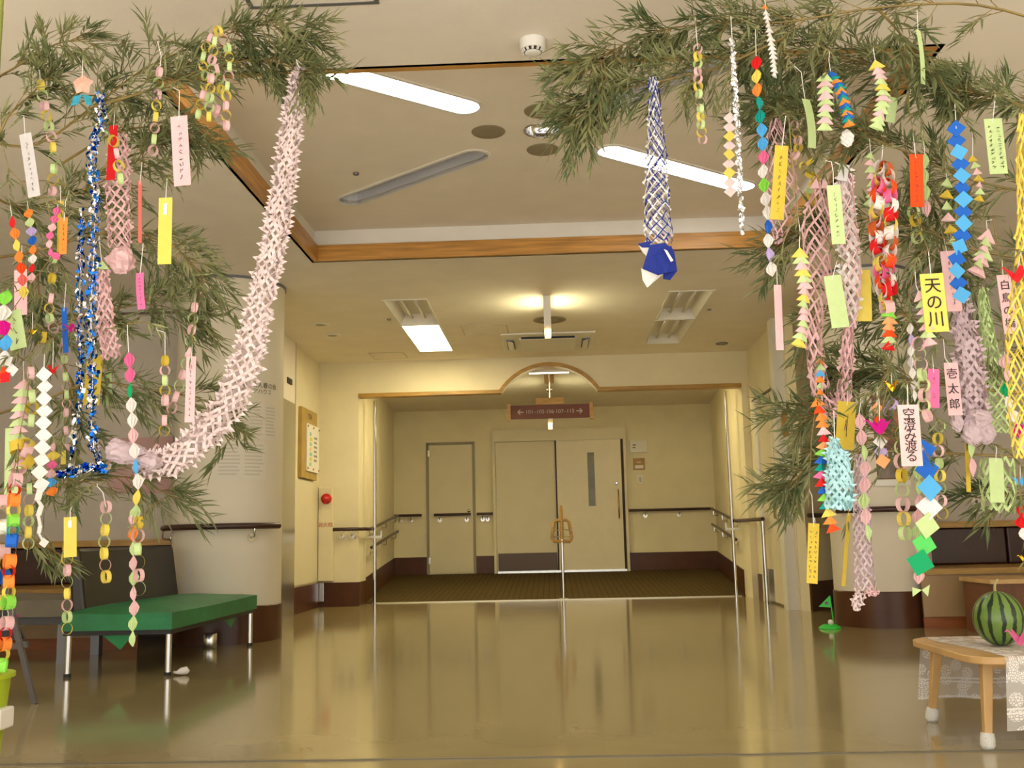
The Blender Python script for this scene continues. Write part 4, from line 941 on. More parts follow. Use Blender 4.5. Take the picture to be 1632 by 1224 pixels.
RB = [([(1712,60),(1560,8),(1400,12),(1250,35),(1120,38),(1010,62),(945,110)], 78, 95, 3.05, 1), ([(1250,60),(1150,105),(1050,130),(965,150),(918,188)], 56, 78, 3.0, 2),
      ([(1712,200),(1560,150),(1440,120),(1320,85),(1200,80)], 60, 88, 3.15, 3), ([(1712,190),(1620,165),(1560,150),(1515,140)], 36, 60, 2.95, 4),
      ([(1712,320),(1560,290),(1440,240),(1330,200),(1220,165)], 48, 80, 3.1, 5), ([(1712,430),(1560,400),(1450,360),(1340,350),(1240,400)], 38, 74, 3.1, 6),
      ([(1712,560),(1560,540),(1450,505),(1380,490),(1300,505)], 30, 70, 3.15, 7), ([(1712,640),(1560,620),(1450,605),(1395,590),(1335,600)], 36, 72, 3.0, 8),
      ([(1712,738),(1600,727),(1480,718),(1400,690),(1330,660),(1262,668)], 26, 66, 3.05, 9), ([(1480,718),(1380,720),(1310,725),(1258,775)], 24, 66, 3.1, 10), ([(1712,800),(1640,785),(1560,795)], 8, 56, 3.1, 11),
      ([(1320,85),(1300,150),(1240,200)], 20, 72, 3.2, 12), ([(1440,240),(1500,330),(1520,420)], 20, 72, 3.2, 13), ([(1400,15),(1440,60),(1470,110)], 14, 66, 2.95, 14)]
rc = W(1800, 900, 3.05)
bamboo('tall leafy bamboo hung with ornaments beside the low table', (rc.x, 3.05), RB, 23, zbot=-0.003)

# ================================================================== PAPER ORNAMENTS
RR = random.Random(5)
def unit(kind, col):
    key = (kind, col)
    if key in UNITS: return UNITS[key]
    mb = MB()
    if kind == 'ring':
        n = 14
        for k in range(n):
            a = 2*math.pi*k/n
            for y in (-0.2, 0.2): mb.v.append(Vector((0.43*math.cos(a), y, 0.5*math.sin(a))))
        for k in range(n): mb.f.append((2*k, 2*((k+1) % n), 2*((k+1) % n)+1, 2*k+1))
    elif kind == 'wring':
        n = 14
        for k in range(n):
            a = 2*math.pi*k/n
            for y in (-0.36, 0.36): mb.v.append(Vector((0.36*math.cos(a), y, 0.5*math.sin(a))))
        for k in range(n): mb.f.append((2*k, 2*((k+1) % n), 2*((k+1) % n)+1, 2*k+1))
    elif kind == 'square':
        h = 0.5; mb.hexa([(-h,-0.008,-h),(h,-0.008,-h),(h,0.008,-h),(-h,0.008,-h),(-h,-0.008,h),(h,-0.008,h),(h,0.008,h),(-h,0.008,h)])
    elif kind == 'tri':      # a folded tent-shaped triangle, apex up, width 1
        mb.add([(-0.5,0.02,-0.3),(0,-0.12,-0.34),(0.5,0.02,-0.3),(0,-0.02,0.32),(-0.5,0.10,-0.3),(0,0.16,-0.32),(0.5,0.10,-0.3)], [(0,1,3),(1,2,3),(4,3,5),(5,3,6),(0,3,4),(2,6,3)])
    elif kind == 'candy':    # pleated twist, pinched at both ends, height 1
        n = 7; rows = [(0.0, 0.10), (0.18, 0.55), (0.42, 1.0), (0.68, 0.85), (0.88, 0.4), (1.0, 0.10)]
        for j, (t, w) in enumerate(rows):
            for i in range(n):
                u = i/(n-1)*2 - 1; tw_ = 0.5*(t - 0.5)
                x = 0.5*w*u; y = (0.10 if i % 2 else -0.10)*w - 0.16*w*(1-u*u)
                mb.v.append(Vector((x*math.cos(tw_) - y*math.sin(tw_) + 0.05*math.sin(t*6), x*math.sin(tw_) + y*math.cos(tw_), 0.5 - t)))
        for j in range(len(rows)-1):
            for i in range(n-1): mb.f.append((j*n+i, j*n+i+1, (j+1)*n+i+1, (j+1)*n+i))
    elif kind == 'crane':
        mb.add([(0,-0.10,0.05),(0,0.10,0.05),(-0.18,0,-0.08),(0.18,0,-0.08),(0,0,-0.22), (-0.5,0.03,0.38),(-0.42,0.0,0.34), (0.5,0.02,0.40), (-0.62,0.02,0.28), (-0.1,-0.34,0.36), (0.1,-0.30,0.34), (-0.06,0.34,0.4)],
               [(0,2,4),(0,4,3),(1,4,2),(1,3,4), (2,5,6),(2,0,5),(2,6,1), (5,8,6), (3,7,0),(3,1,7), (2,9,0),(0,9,3),(3,9,10), (2,1,11),(1,3,11)])
    me_ = mb.mesh(kind, fixn=(kind in ('square',)))
    me_.materials.append(paper(col) if col not in ('goldfoil',) else GOLDF)
    UNITS[key] = me_; return me_
UNITS = {}
GOLDF = mat('gold foil', C8(230, 180, 40), 0.15, 1.0)
SILVER = mat('silver foil', C8(225, 225, 228), 0.12, 1.0)
BLUEF = mat('blue foil', C8(30, 100, 190), 0.12, 1.0)
def roty(a): return Quaternion((0, 1, 0), a)
def rotz(a): return Quaternion((0, 0, 1), a)
def rotx(a): return Quaternion((1, 0, 0), a)
def pathpts(px, Y):
    if isinstance(Y, (int, float)): return [W(x, y, Y) for x, y in px]
    return [W(x, y, Y[0] + (Y[1]-Y[0])*i/max(1, len(px)-1)) for i, (x, y) in enumerate(px)]
def ymean(Y): return Y if isinstance(Y, (int, float)) else (Y[0]+Y[1])/2
def sample(P, n, ends=True):
    """n points equally spaced by length along the smooth path, with tangents"""
    m = 12*(len(P)-1); c = [bez(P, i/m) for i in range(m+1)] if len(P) > 2 else [P[0].lerp(P[1], i/12) for i in range(13)]
    d = [0]
    for a, b in zip(c, c[1:]): d.append(d[-1] + (b-a).length)
    out = []
    for k in range(n):
        s = d[-1]*(k/(n-1) if (ends and n > 1) else (k+0.5)/n); i = 0
        while i < len(d)-2 and d[i+1] < s: i += 1
        u = (s - d[i])/max(1e-9, d[i+1]-d[i]); out.append((c[i].lerp(c[i+1], u), (c[i+1]-c[i]).normalized()))
    return out, d[-1]
RH = random.Random(77)
def hook(p):
    """twig point an ornament hangs from; where no twig is near, the bamboo gets a side twig reaching to it"""
    best = None
    for h, b in HANG:
        dz = h.z - p.z
        if dz < 0.0: continue
        d = (h - p).length + 1.5*abs(h.x - p.x)
        if best is None or d < best[0]: best = (d, h, b)
    if best is None: best = (9, min(HANG, key=lambda x: (x[0] - p).length)[0], HANG[0][1])
    d, h, b = best
    if d < 0.055: return h - Vector((0, 0, 0.009))
    q = p + Vector((0, 0, 0.012)); mid = h.lerp(q, 0.55) + Vector((0, 0.01, 0.012))
    tip = q + (q - mid)*0.35 + Vector((0, 0, -0.012))
    tw = b.part('twig', MB().tube([h, mid, q, tip], [0.0016, 0.0014, 0.0011, 0.0006], 4), TWIG)
    mb = MB()
    for k in range(9):
        u = RH.random(); a = mid.lerp(q, u) if RH.random() < 0.6 else q.lerp(tip, u)
        ld = ((tip - mid).normalized() + Vector((RH.uniform(-0.8, 0.8), RH.uniform(-0.7, 0.7), RH.uniform(-0.8, 0.5)))).normalized()
        sx = ld.cross(Vector((RH.uniform(-0.5, 0.5), -1, RH.uniform(0, 1)))).normalized(); M_ = Matrix((ld, sx, sx.cross(ld))).transposed(); ll = p.y/1600*RH.uniform(18, 34)
        mb.add([a + M_ @ (v*ll) for v in LEAFV.v], LEAFV.f)
    o = link('foliage', mb.mesh('foliage', b.loc, fixn=False), LEAF, tw); o['kind'] = 'stuff'
    HANG.extend(((mid, b), (q, b)))
    return q - Vector((0, 0, 0.004))
def string(T, pts, Y, r=0.0011):
    P = pathpts(pts, Y)
    T.part('string', MB().tube([hook(P[0])] + P, r, 5), STRING)
def hang(T, p):
    h = hook(p)
    T.part('string', MB().tube([h, h.lerp(p, 0.5), p], 0.0009, 5), STRING)
def tilt(t): return math.atan2(t.x, -t.z)     # lean of a downward tangent in the picture plane
def chain(label, px, Y, dia, cols, n=None, st=None, name='paper_chain', kind='ring', cat='paper chain', group=None, T=None):
    P = pathpts(px, Y); s = ymean(Y)/1600*dia
    T = T or Thing(name, label, cat, P[0], group)
    if st: string(T, st + [px[0]], ymean(Y))
    elif label: hang(T, P[0])
    _, L = sample(P, 2)
    n = n or max(2, int(L/(s*0.80)))
    pts, _ = sample(P, n)
    for k, (p, t) in enumerate(pts):
        yaw = (0.35 if k % 2 else -0.9) + RR.uniform(-0.5, 0.5)
        T.inst('ring', unit(kind, cols[k % len(cols)]), p, roty(-tilt(t)) @ rotz(yaw) , s*RR.uniform(0.95, 1.08))
    return T
def squares(label, px, Y, side, cols, n, st=None, cat='paper garland', name='square_garland', T=None):
    P = pathpts(px, Y); s = ymean(Y)/1600*side; T = T or Thing(name, label, cat, P[0])
    if st: string(T, st + [px[0]], ymean(Y))
    elif label: hang(T, P[0])
    pts, _ = sample(P, n)
    for k, (p, t) in enumerate(pts):
        T.inst('paper_square', unit('square', cols[k % len(cols)]), p + Vector((0, 0.004*(k % 2), 0)), roty(-tilt(t)) @ rotz(RR.uniform(-0.25, 0.25)) @ rotx(RR.uniform(-0.15, 0.15)) @ roty(math.pi/4 + RR.uniform(-0.06, 0.06)), s)
    return T
def triangles(label, px, Y, w, cols, n, st=None, cat='paper garland', name='triangle_garland', yaw=0.25, T=None):
    P = pathpts(px, Y); s = ymean(Y)/1600*w; T = T or Thing(name, label, cat, P[0])
    if st: string(T, st + [px[0]], ymean(Y))
    elif label: hang(T, P[0])
    pts, _ = sample(P, n)
    for k, (p, t) in enumerate(pts):
        T.inst('paper_triangle', unit('tri', cols[k % len(cols)]), p + Vector((0, -0.003*k, 0)), roty(-tilt(t)*0.8 + RR.uniform(-0.12, 0.12)) @ rotz(yaw + RR.uniform(-0.35, 0.35)) @ rotx(RR.uniform(-0.2, 0.1)), (s, s, s*0.95))
    return T
def candies(label, px, Y, w, cols, st=None, cat='paper garland', name='twisted_garland', T=None):
    P = pathpts(px, Y); n = len(cols); T = T or Thing(name, label, cat, P[0])
    if st: string(T, st + [px[0]], ymean(Y))
    elif label: hang(T, P[0])
    pts, L = sample(P, n, ends=False); s = ymean(Y)/1600*w
    for k, (p, t) in enumerate(pts):
        T.inst('folded_paper', unit('candy', cols[k]), p, roty(-tilt(t)) @ rotz(RR.uniform(-0.7, 0.7)), (s, s, L/n*1.06))
    return T
def strip(label, top, bot, w, col, Y, st=None, txt=None, scrib=0, bend=0.0, name='wish_strip', cat='paper strip', ink=None, tsize=None, tape=False, bold=0.0, lean=0.0, yaw=0.0):
    a, b = W(*top, Y), W(*bot, Y); s = Y/1600; wd = w*s
    T = Thing(name, label, cat, a); d = b - a; L = d.length; dn = d.normalized()
    x = Vector((math.cos(yaw), math.sin(yaw), 0)); x = (x - dn*x.dot(dn)).normalized(); nrm = x.cross(-dn)      # towards the camera
    if nrm.y > 0: nrm = -nrm
    n = 7; mb = MB(); th = 0.0006
    for k in range(n+1):
        t = k/n; c = a + d*t + nrm*(bend*L*4*t*(1-t)) + nrm*(0.04*L*lean*t*t)
        for sx, sn in ((-1, 1), (1, 1), (1, -1), (-1, -1)): mb.v.append(c + x*sx*wd/2 + nrm*sn*th)
    for k in range(n):
        for q in range(4): mb.f.append((k*4+q, k*4+(q+1) % 4, k*4+4+(q+1) % 4, k*4+4+q))
    mb.f.append((0,1,2,3)); mb.f.append((n*4+3, n*4+2, n*4+1, n*4))
    o = T.part('slip', mb, paper(col))
    if st: string(T, st + [(top[0], top[1] + 6)], Y)
    else: hang(T, W(top[0], top[1] + 4, Y))
    surf = lambda t, u: a + d*t + nrm*(bend*L*4*t*(1-t) + 0.04*L*lean*t*t + th + 0.0012) + x*u*wd/2
    if tape:
        c = surf(0.16, 0); T.part('tape', MB().hexa([c - x*wd*0.14 - dn*L*0.07 + nrm*e_ for e_ in (0, 0.0005)][:1] + [c + x*wd*0.14 - dn*L*0.07, c + x*wd*0.14 - dn*L*0.07 + nrm*0.0005, c - x*wd*0.14 - dn*L*0.07 + nrm*0.0005, c - x*wd*0.14 + dn*L*0.1, c + x*wd*0.14 + dn*L*0.1, c + x*wd*0.14 + dn*L*0.1 + nrm*0.0005, c - x*wd*0.14 + dn*L*0.1 + nrm*0.0005]), mat('clear tape', C8(240, 236, 215), 0.3))
    if txt:
        m = len(txt); cs = tsize*s if tsize else min(wd*0.8, L*0.86/m)
        for k, ch in enumerate(txt):
            t = 0.08 + 0.86*(k + 0.5)/m
            M_ = face_mat(surf(t, 0), x, -dn)
            text(ch, cs, ink or INK, Matrix.Translation(-T.loc) @ M_, T.o, name='character', off=bold*cs if bold else None)
    if scrib:
        R = random.Random(int(top[0]*7 + top[1])); mb = MB()
        ncol = max(1, scrib // 10); per = scrib if ncol == 1 else scrib // ncol
        for cI in range(ncol):
            cu = 0 if ncol == 1 else (0.45 - 0.9*cI/(ncol-1))
            for k in range(per):
                tc = 0.12 + 0.8*(k + 0.5)/per; h = 0.30/per
                for q in range(3):
                    p0 = surf(tc + R.uniform(-h, h), cu + R.uniform(-0.24, 0.24)); p1 = surf(tc + R.uniform(-h, h), cu + R.uniform(-0.24, 0.24))
                    if (p1-p0).length > 1e-4: mb.ribbon(p0, p1, (p1-p0).cross(nrm), max(0.0009, wd*0.028))
        T.part('handwriting', mb, ink or mat('dark brown ink', C8(70, 58, 52), 0.8), kind='stuff')
    return T
def net(label, px, Y, hw, col, nc=7, rw=2.6, cell=9.0, jag=0.35, flat=0.55, st=None, T=None, name='paper_net', cat='paper garland', part='net', seed=1, m=None):
    """cut-paper net: ribbons joined in a stretched diamond lattice round a soft tube"""
    P = pathpts(px, Y); s = ymean(Y)/1600; R = random.Random(seed)
    T = T or Thing(name, label, cat, P[0])
    if st: string(T, st + [px[0]], ymean(Y))
    elif label: hang(T, P[0])
    _, L = sample(P, 2); rows = max(6, int(L/(cell*s))); pts, _ = sample(P, rows + 1)
    mb = MB(); grid = []
    for i, (p, t) in enumerate(pts):
        f = i/rows*(len(hw)-1); k = min(int(f), len(hw)-2); r = (hw[k] + (hw[k+1]-hw[k])*(f-k))*s
        sx = Vector((0, 1, 0)).cross(t).normalized(); sy = t.cross(sx)
        row = []
        for j in range(nc):
            a = 2*math.pi*(j + 0.5*(i % 2))/nc
            row.append(p + sx*math.cos(a)*r*(1 + jag*R.uniform(-0.4, 0.4)) + sy*math.sin(a)*r*flat + t*R.uniform(-0.2, 0.2)*cell*s)
        grid.append((row, t, p))
    for i in range(rows):
        row, t, p = grid[i]; row2 = grid[i+1][0]
        for j in range(nc):
            for q in (j, (j - 1) % nc if i % 2 == 0 else (j + 1) % nc):
                a, b = row[j], row2[q]; out = (a - p).normalized() if (a-p).length > 1e-6 else Vector((0,-1,0))
                side = (b - a).cross(out); wv = (side.normalized() if side.length > 1e-9 else Vector((1,0,0))) + out*R.uniform(-0.9, 0.9)
                mb.ribbon(a, b, wv, rw*s*R.uniform(0.8, 1.2))
            if R.random() < jag:      # folded corner standing off the net
                out = (row[j] - p).normalized() if (row[j]-p).length > 1e-6 else Vector((0,-1,0))
                q = row[j] + out*rw*s*1.6 - t*rw*s*0.8
                mb.add([row[j] - t*cell*s*0.45, row[j] + t*cell*s*0.45, q + t*cell*s*0.3], [(0,1,2)])
    T.part(part, mb, m or paper(col), kind='stuff')
    return T
def tissue(T, c, Y, w, h, col, seed=2, part='tissue_end', n=22):
    """crumpled tissue: irregular facets round a soft lump"""
    R = random.Random(seed); p = W(*c, Y); s = Y/1600; mb = MB(); nr, ns = 9, 15; o = 0; vs = []
    for i in range(nr+1):
        th = math.pi*i/nr
        for k in range(ns):
            a = 2*math.pi*k/ns; rr = 1 + R.uniform(-0.36, 0.28)
            vs.append(p + Vector((math.sin(th)*math.cos(a)*w*s/2*rr, math.sin(th)*math.sin(a)*w*s*0.35*rr, math.cos(th)*h*s/2*(1 + R.uniform(-0.15, 0.15)))))
    fs = [(i*ns+k, i*ns+(k+1) % ns, (i+1)*ns+(k+1) % ns, (i+1)*ns+k) for i in range(nr) for k in range(ns)]
    mb.add(vs, fs)
    return T.part(part, mb, paper(col))
def foil(T, px, Y, w, mats, n, seed, fl=5):
    R = random.Random(seed); P = pathpts(px, Y); s = ymean(Y)/1600
    T.part('wire', MB().tube([p for p, _ in sample(P, 24)[0]], 0.0012, 5), SILVER)
    for mi, m in enumerate(mats):
        mb = MB(); pts, _ = sample(P, n)
        for p, t in pts:
            a = R.uniform(0, 6.28); d = Vector((math.cos(a), math.sin(a)*0.7, R.uniform(-0.4, 0.4)))
            q = p + d*w*s*R.uniform(0.1, 0.5); e = (t*1.1 + Vector((R.uniform(-1, 1), R.uniform(-1, 1), R.uniform(-1, 1)))).normalized(); g = e.cross(Vector((R.uniform(-1, 1), R.uniform(-1, 1), R.uniform(-1, 1)))).normalized()
            f = fl*s*R.uniform(0.7, 1.7); mb.add([q - e*f*0.6 - g*f*0.22, q - g*f*0.28 + d*f*0.1, q + e*f*0.6 - g*f*0.1, q + e*f*0.5 + g*f*0.2, q + g*f*0.2 + d*f*0.1, q - e*f*0.5 + g*f*0.25], [(0,1,4,5), (1,2,3,4)])
        T.part('foil_flakes', mb, m, kind='stuff')
def crane(label, c, Y, w, col, yaw=0.0, st=None, rest=False, name='origami_crane', cat='origami'):
    T = Thing(name, label, cat, W(*c, Y)); T.inst('folded_bird', unit('crane', col), W(*c, Y), rotz(yaw), w*Y/1600)
    if st: string(T, st + [c], Y)
    elif not rest: hang(T, W(*c, Y))
    return T
PGY = ['pink', 'green', 'yellow']

# ------------------------------------------------------------------ ornaments on the bamboo in the lime bucket
strip('white slip with faint writing curling at its foot beside a ring chain', (40, 213), (57, 315), 21, 'grey', 2.9, st=[(38, 185)], scrib=10, lean=1.0)
chain('ring chain with yellow top link hanging beside the blue tinsel', [(65, 136), (72, 175), (83, 225), (86, 265), (82, 322)], 2.95, 19, ['yellow', 'green', 'pink', 'yellow', 'green', 'pink', 'yellow', 'green', 'green', 'yellow', 'pink', 'green'], n=12, st=[(63, 112)])
fl_ = Thing('paper_flower', 'pink paper flower with teal paper bow above the blue tinsel', 'origami', W(131, 135, 2.9))
string(fl_, [(135, 85), (132, 95), (131, 125)], 2.9)
pf = MB(); c0 = W(131, 134, 2.9); s_ = 2.9/1600
for k in range(5):
    a = math.pi/2 + 2*math.pi*k/5; d0 = Vector((math.cos(a), 0, math.sin(a))); d1 = Vector((-math.sin(a), 0, math.cos(a)))
    pf = MB().add([c0 + Vector((0, -0.006, 0)), c0 + (d0*10 + d1*9)*s_, c0 + d0*19*s_ + Vector((0, 0.006, 0)), c0 + (d0*10 - d1*9)*s_], [(0,1,2),(0,2,3)]); fl_.part('petal', pf, mat('salmon patterned paper', C8(232, 158, 138), 0.7, var=0.12, scale=60))
for sx in (-1, 1):
    c1 = W(131 + sx*10, 161, 2.9)
    fl_.part('bow_wing', MB().add([W(131, 150, 2.9), c1 + Vector((sx*5, 0, 8))*s_, c1 + Vector((sx*8, -3, -10))*s_, c1 + Vector((-sx*4, 0, -6))*s_], [(0,1,2),(0,2,3)]), mat('teal patterned paper', C8(30, 140, 165), 0.6, var=0.25, scale=80))
tn = Thing('blue_tinsel', 'long blue and silver tinsel garland looping down among the paper chains', 'tinsel', W(152, 145, 2.85))
foil(tn, [(153, 148), (163, 185), (146, 235), (150, 300), (150, 400), (145, 500), (148, 600), (146, 690), (158, 742)], (2.85, 2.9), 20, [BLUEF, SILVER], 300, 1, 7)
foil(tn, [(130, 335), (128, 440), (127, 520), (128, 610), (120, 690), (108, 750)], 2.95, 12, [BLUEF, SILVER], 130, 2, 7)
foil(tn, [(100, 758), (130, 748), (160, 744)], 2.88, 26, [BLUEF, SILVER], 110, 3, 9)
strip('red folded slip above the pale pink net', (181, 200), (176, 287), 15, 'red', 2.95, st=[(183, 175)])
chain('four link pale chain over the red slip', [(166, 216), (178, 218), (186, 245), (192, 285)], 2.9, 19, ['green', 'yellow', 'pink', 'yellow', 'green'], n=5)
T = net('pale pink cut paper net ending in a pink tissue bundle', [(190, 215), (188, 290), (190, 340), (191, 395)], 2.98, [12, 19, 20, 18], 'pink', nc=8, rw=3.2, cell=9, seed=4)
tissue(T, (193, 415), 2.96, 46, 44, 'pink', 5)
strip('very narrow coral red strip beside the plain yellow slip', (223, 288), (223, 391), 6, 'coral', 2.95, st=[(226, 262)])
strip('plain yellow slip with a tape dot beside the coral strip', (264, 315), (262, 421), 23, 'yellow', 2.8, st=[(266, 288)], tape=True)
strip('short hot pink slip with dark speckled writing', (223, 435), (226, 493), 13, 'hot', 2.85, st=[(228, 392)], scrib=8, bend=0.05)
strip('large pale pink slip with brush writing near the coffer corner', (285, 185), (291, 296), 29, 'pink', 2.75, st=[(274, 138), (286, 145)], scrib=9, bold=1)
chain('pink and green ring chain beside the large pink slip', [(254, 115), (250, 160), (247, 200), (244, 240)], 2.9, 18, ['pink', 'green', 'pink', 'yellow', 'yellow', 'pink', 'green', 'pink'], n=8, st=[(252, 70), (257, 90)])
T = chain('bundle of ring chains looped over the bamboo tip', [(334, 60), (323, 95), (328, 130), (320, 165), (316, 182)], 2.9, 17, ['pink', 'yellow', 'green', 'yellow', 'green', 'yellow'], n=9)
chain('', [(342, 66), (338, 95), (336, 130), (334, 160), (333, 186)], 2.87, 17, ['green', 'yellow', 'pink', 'green', 'pink', 'yellow', 'green'], n=9, T=T)
chain('', [(348, 50), (362, 75), (366, 105), (362, 140), (360, 170), (361, 200)], 2.9, 18, ['yellow', 'pink', 'green', 'yellow', 'green', 'pink', 'green', 'yellow', 'pink'], n=11, T=T)
chain('', [(346, 110), (352, 140), (345, 175), (350, 190)], 2.93, 17, ['pink', 'green', 'yellow', 'green', 'pink'], n=6, T=T)
T = net('long pale pink net garland swooping from the bamboo tip past the pillar', [(477, 108), (472, 150), (461, 230), (449, 310), (436, 390), (420, 460), (405, 530), (386, 600), (352, 660), (300, 716), (255, 740), (215, 735)], (3.0, 2.9), [7, 14, 16, 16, 17, 18, 19, 21, 22, 22, 20, 16], 'palepink', nc=9, rw=5.2, cell=9, jag=0.8, seed=9, st=[(472, 95)])
T.part('paper_head', MB().add([W(476, 102, 3.0), W(482, 110, 2.99), W(486, 135, 2.99), W(478, 178, 2.99), W(464, 178, 3.0), W(468, 130, 3.0)], [(0,1,2,3,4,5)]), paper('mauve'))
tissue(T, (203, 722), 2.9, 62, 34, 'mauve', 6); tissue(T, (186, 714), 2.9, 36, 30, 'mauve', 7); tissue(T, (238, 736), 2.88, 40, 24, 'mauve', 8)
candies('red, orange and yellow twisted garland at the left frame edge', [(19, 345), (24, 375), (30, 405), (35, 440), (38, 475)], 2.85, 16, ['red', 'orange', 'yellow', 'orange', 'vermilion', 'coral', 'yellow'], st=[(15, 320)])
candies('twisted garland of orange, green, blue and white paper', [(45, 333), (50, 370), (53, 395), (52, 425), (50, 450)], 2.9, 17, ['orange', 'green', 'lavender', 'blue', 'orange', 'white', 'red', 'pink'], st=[(44, 320)])
candies('loop of small pink beads beside the orange slip', [(92, 330), (84, 360), (79, 385), (84, 408), (96, 405)], 2.9, 14, ['hot', 'hot', 'pink', 'hot', 'pink', 'hot', 'hot'])
strip('thin yellow slip behind the pink bead loop', (97, 320), (96, 402), 11, 'gold', 2.95, st=[(96, 300)])
strip('short orange slip with dark writing beside pink beads', (102, 347), (100, 405), 13, 'orange', 2.9, st=[(110, 308), (105, 320)], scrib=6)
strip('wide pale pink slip under the twisted garlands', (33, 430), (33, 502), 22, 'pink', 2.98, st=[(35, 395)])
chain('broken chain of green, pink and gold links below the orange slip', [(85, 412), (83, 440), (82, 470), (78, 500), (85, 522)], 2.95, 17, ['green', 'pink', 'gold', 'green', 'pink', 'yellow'], n=8)
strip('narrow blue strip left of the tinsel', (102, 490), (105, 562), 9, 'blue', 2.98, st=[(105, 455)])
crane('magenta origami crane beside the narrow blue strip', (115, 526), 2.98, 26, 'magenta', 0.5)
crane('red origami crane beside the white square garland', (84, 592), 2.9, 26, 'red', -0.4, st=[(85, 545)])
T = net('pink paper net with pale green cap left of the hot pink slip', [(164, 432), (166, 480), (170, 530), (178, 570)], 2.95, [9, 12, 13, 14], 'pink', nc=7, rw=3.4, cell=9, seed=12, st=[(158, 380), (160, 400)])
T.inst('paper_cap', unit('tri', 'green'), W(163, 422, 2.93), rotz(0.3), 22*2.95/1600)
strip('yellow slip with dark brush characters behind the tinsel', (152, 566), (145, 646), 27, 'gold', 3.0, st=[(155, 545)], scrib=5, bold=1)
strip('pale green slip behind twigs beside the yellow brush slip', (170, 592), (172, 645), 16, 'green', 3.05, st=[(168, 570)])
T = squares('garland of white paper squares ending in a zigzag tail', [(70, 597), (70, 640), (69, 680), (67, 720), (63, 752), (65, 772)], 2.75, 19, ['white'], 10, st=[(71, 555)])
zz = MB(); zp = [(64, 780), (60, 797), (66, 806), (61, 822), (64, 838), (62, 850), (70, 866)]
for i, (a_, b_) in enumerate(zip(zp, zp[1:])): zz.ribbon(W(*a_, 2.75), W(*b_, 2.75), (1, 0.3*(-1)**i, 0), (10 - i)*2.75/1600)
T.part('zigzag_tail', zz, paper('white'))
T.inst('paper_square', unit('square', 'white'), W(70, 865, 2.75), roty(0.6), 12*2.75/1600)
triangles('column of pink and pale green triangles left of the white squares', [(38, 612), (36, 640), (34, 670), (34, 695)], 2.85, 30, ['pink', 'green'], 8, st=[(37, 580)], yaw=0.4)
chain('short chain of pink, gold and green links beside the triangle column', [(49, 595), (50, 615), (52, 640), (50, 670)], 2.83, 22, ['pink', 'gold', 'green', 'gold', 'green'], n=5, kind='ring')
strip('broad pale green slip at the left frame edge', (22, 682), (20, 795), 28, 'green', 2.9, scrib=4, st=[(24, 660)])
chain('cluster of yellow and pink links over the broad green slip', [(28, 712), (45, 708), (35, 730), (30, 745), (42, 735)], 2.8, 24, ['gold', 'yellow', 'pink', 'pink', 'pink', 'gold'], n=6, kind='wring')
chain('long bright ring chain of white backed colours at the left edge', [(25, 765), (22, 800), (20, 850), (15, 900), (14, 940), (12, 980), (8, 1020), (2, 1060)], 2.55, 22, ['pink', 'red', 'orange', 'yellow', 'lime', 'teal', 'blue', 'pink', 'orange', 'red', 'orange', 'yellow', 'lime', 'white'], n=19, kind='wring')
chain('second bright chain of pale links beside the broad green slip', [(2, 800), (4, 850), (5, 900), (4, 940), (4, 980)], 2.6, 24, ['pink', 'yellow', 'white', 'green', 'pink', 'gold', 'blue'], n=10, kind='wring')
chain('pale ring chain hanging behind the white zigzag tail', [(45, 745), (47, 780), (46, 815), (45, 845), (45, 866)], 2.85, 19, ['green', 'gold', 'green', 'pink', 'yellow', 'green', 'yellow'], n=8)
candies('crumpled garland of pink, blue and orange below the small chain', [(86, 705), (84, 740), (80, 765), (85, 790)], 2.9, 20, ['pink', 'yellow', 'hot', 'pink', 'sky', 'orange'])
chain('thin chain of green and pink links left of the tinsel', [(100, 545), (104, 590), (106, 630), (105, 670), (107, 715)], 3.0, 15, ['pink', 'pink', 'green', 'pink', 'green', 'pink', 'green'], n=13)
strip('tiny yellow slip under the thin green and pink chain', (101, 718), (101, 740), 8, 'yellow', 2.95)
T = candies('long twisted garland of pink, green, white and blue passing the tissue end', [(205, 562), (207, 590), (208, 625), (210, 660), (212, 700), (217, 740), (220, 775), (218, 800), (214, 830)], 2.85, 17, ['hot', 'hot', 'emerald', 'white', 'white', 'pink', 'white', 'sky', 'white', 'yellow', 'green'], st=[(203, 522)])
candies('', [(212, 815), (212, 850), (213, 890), (213, 930), (214, 970), (212, 1000), (212, 1030)], 2.85, 16, ['pink', 'orange', 'green', 'pink', 'green', 'pink', 'pink', 'green', 'green'], T=T)
chain('ring chain with pink and yellow links over the green bench seat', [(221, 833), (220, 855), (220, 880), (221, 910), (222, 938)], 2.8, 22, ['gold', 'pink', 'green', 'yellow', 'pink', 'green'], n=6)
chain('ring chain hung from a bent wire hook before the wall', [(263, 575), (263, 605), (263, 640), (262, 665), (262, 686)], 2.9, 18, ['gold', 'pink', 'green', 'yellow', 'pink', 'green', 'pink', 'gold'], n=8, st=[(250, 526), (263, 530), (263, 545)])
chain('pink and green ring chain hanging before the pillar edge', [(310, 490), (306, 520), (303, 548), (295, 585), (284, 620), (274, 650)], 2.95, 18, ['pink', 'green', 'pink', 'green', 'pink', 'green', 'pink', 'green', 'pink'], n=10, st=[(312, 460)])
chain('two loose pink and green links above the tissue end', [(248, 716), (240, 728), (230, 722)], 2.95, 18, ['pink', 'green', 'green'], n=3)
strip('pink slip with faint writing before the left pillar', (305, 568), (302, 673), 16, 'pink', 2.85, st=[(306, 552)], scrib=10)
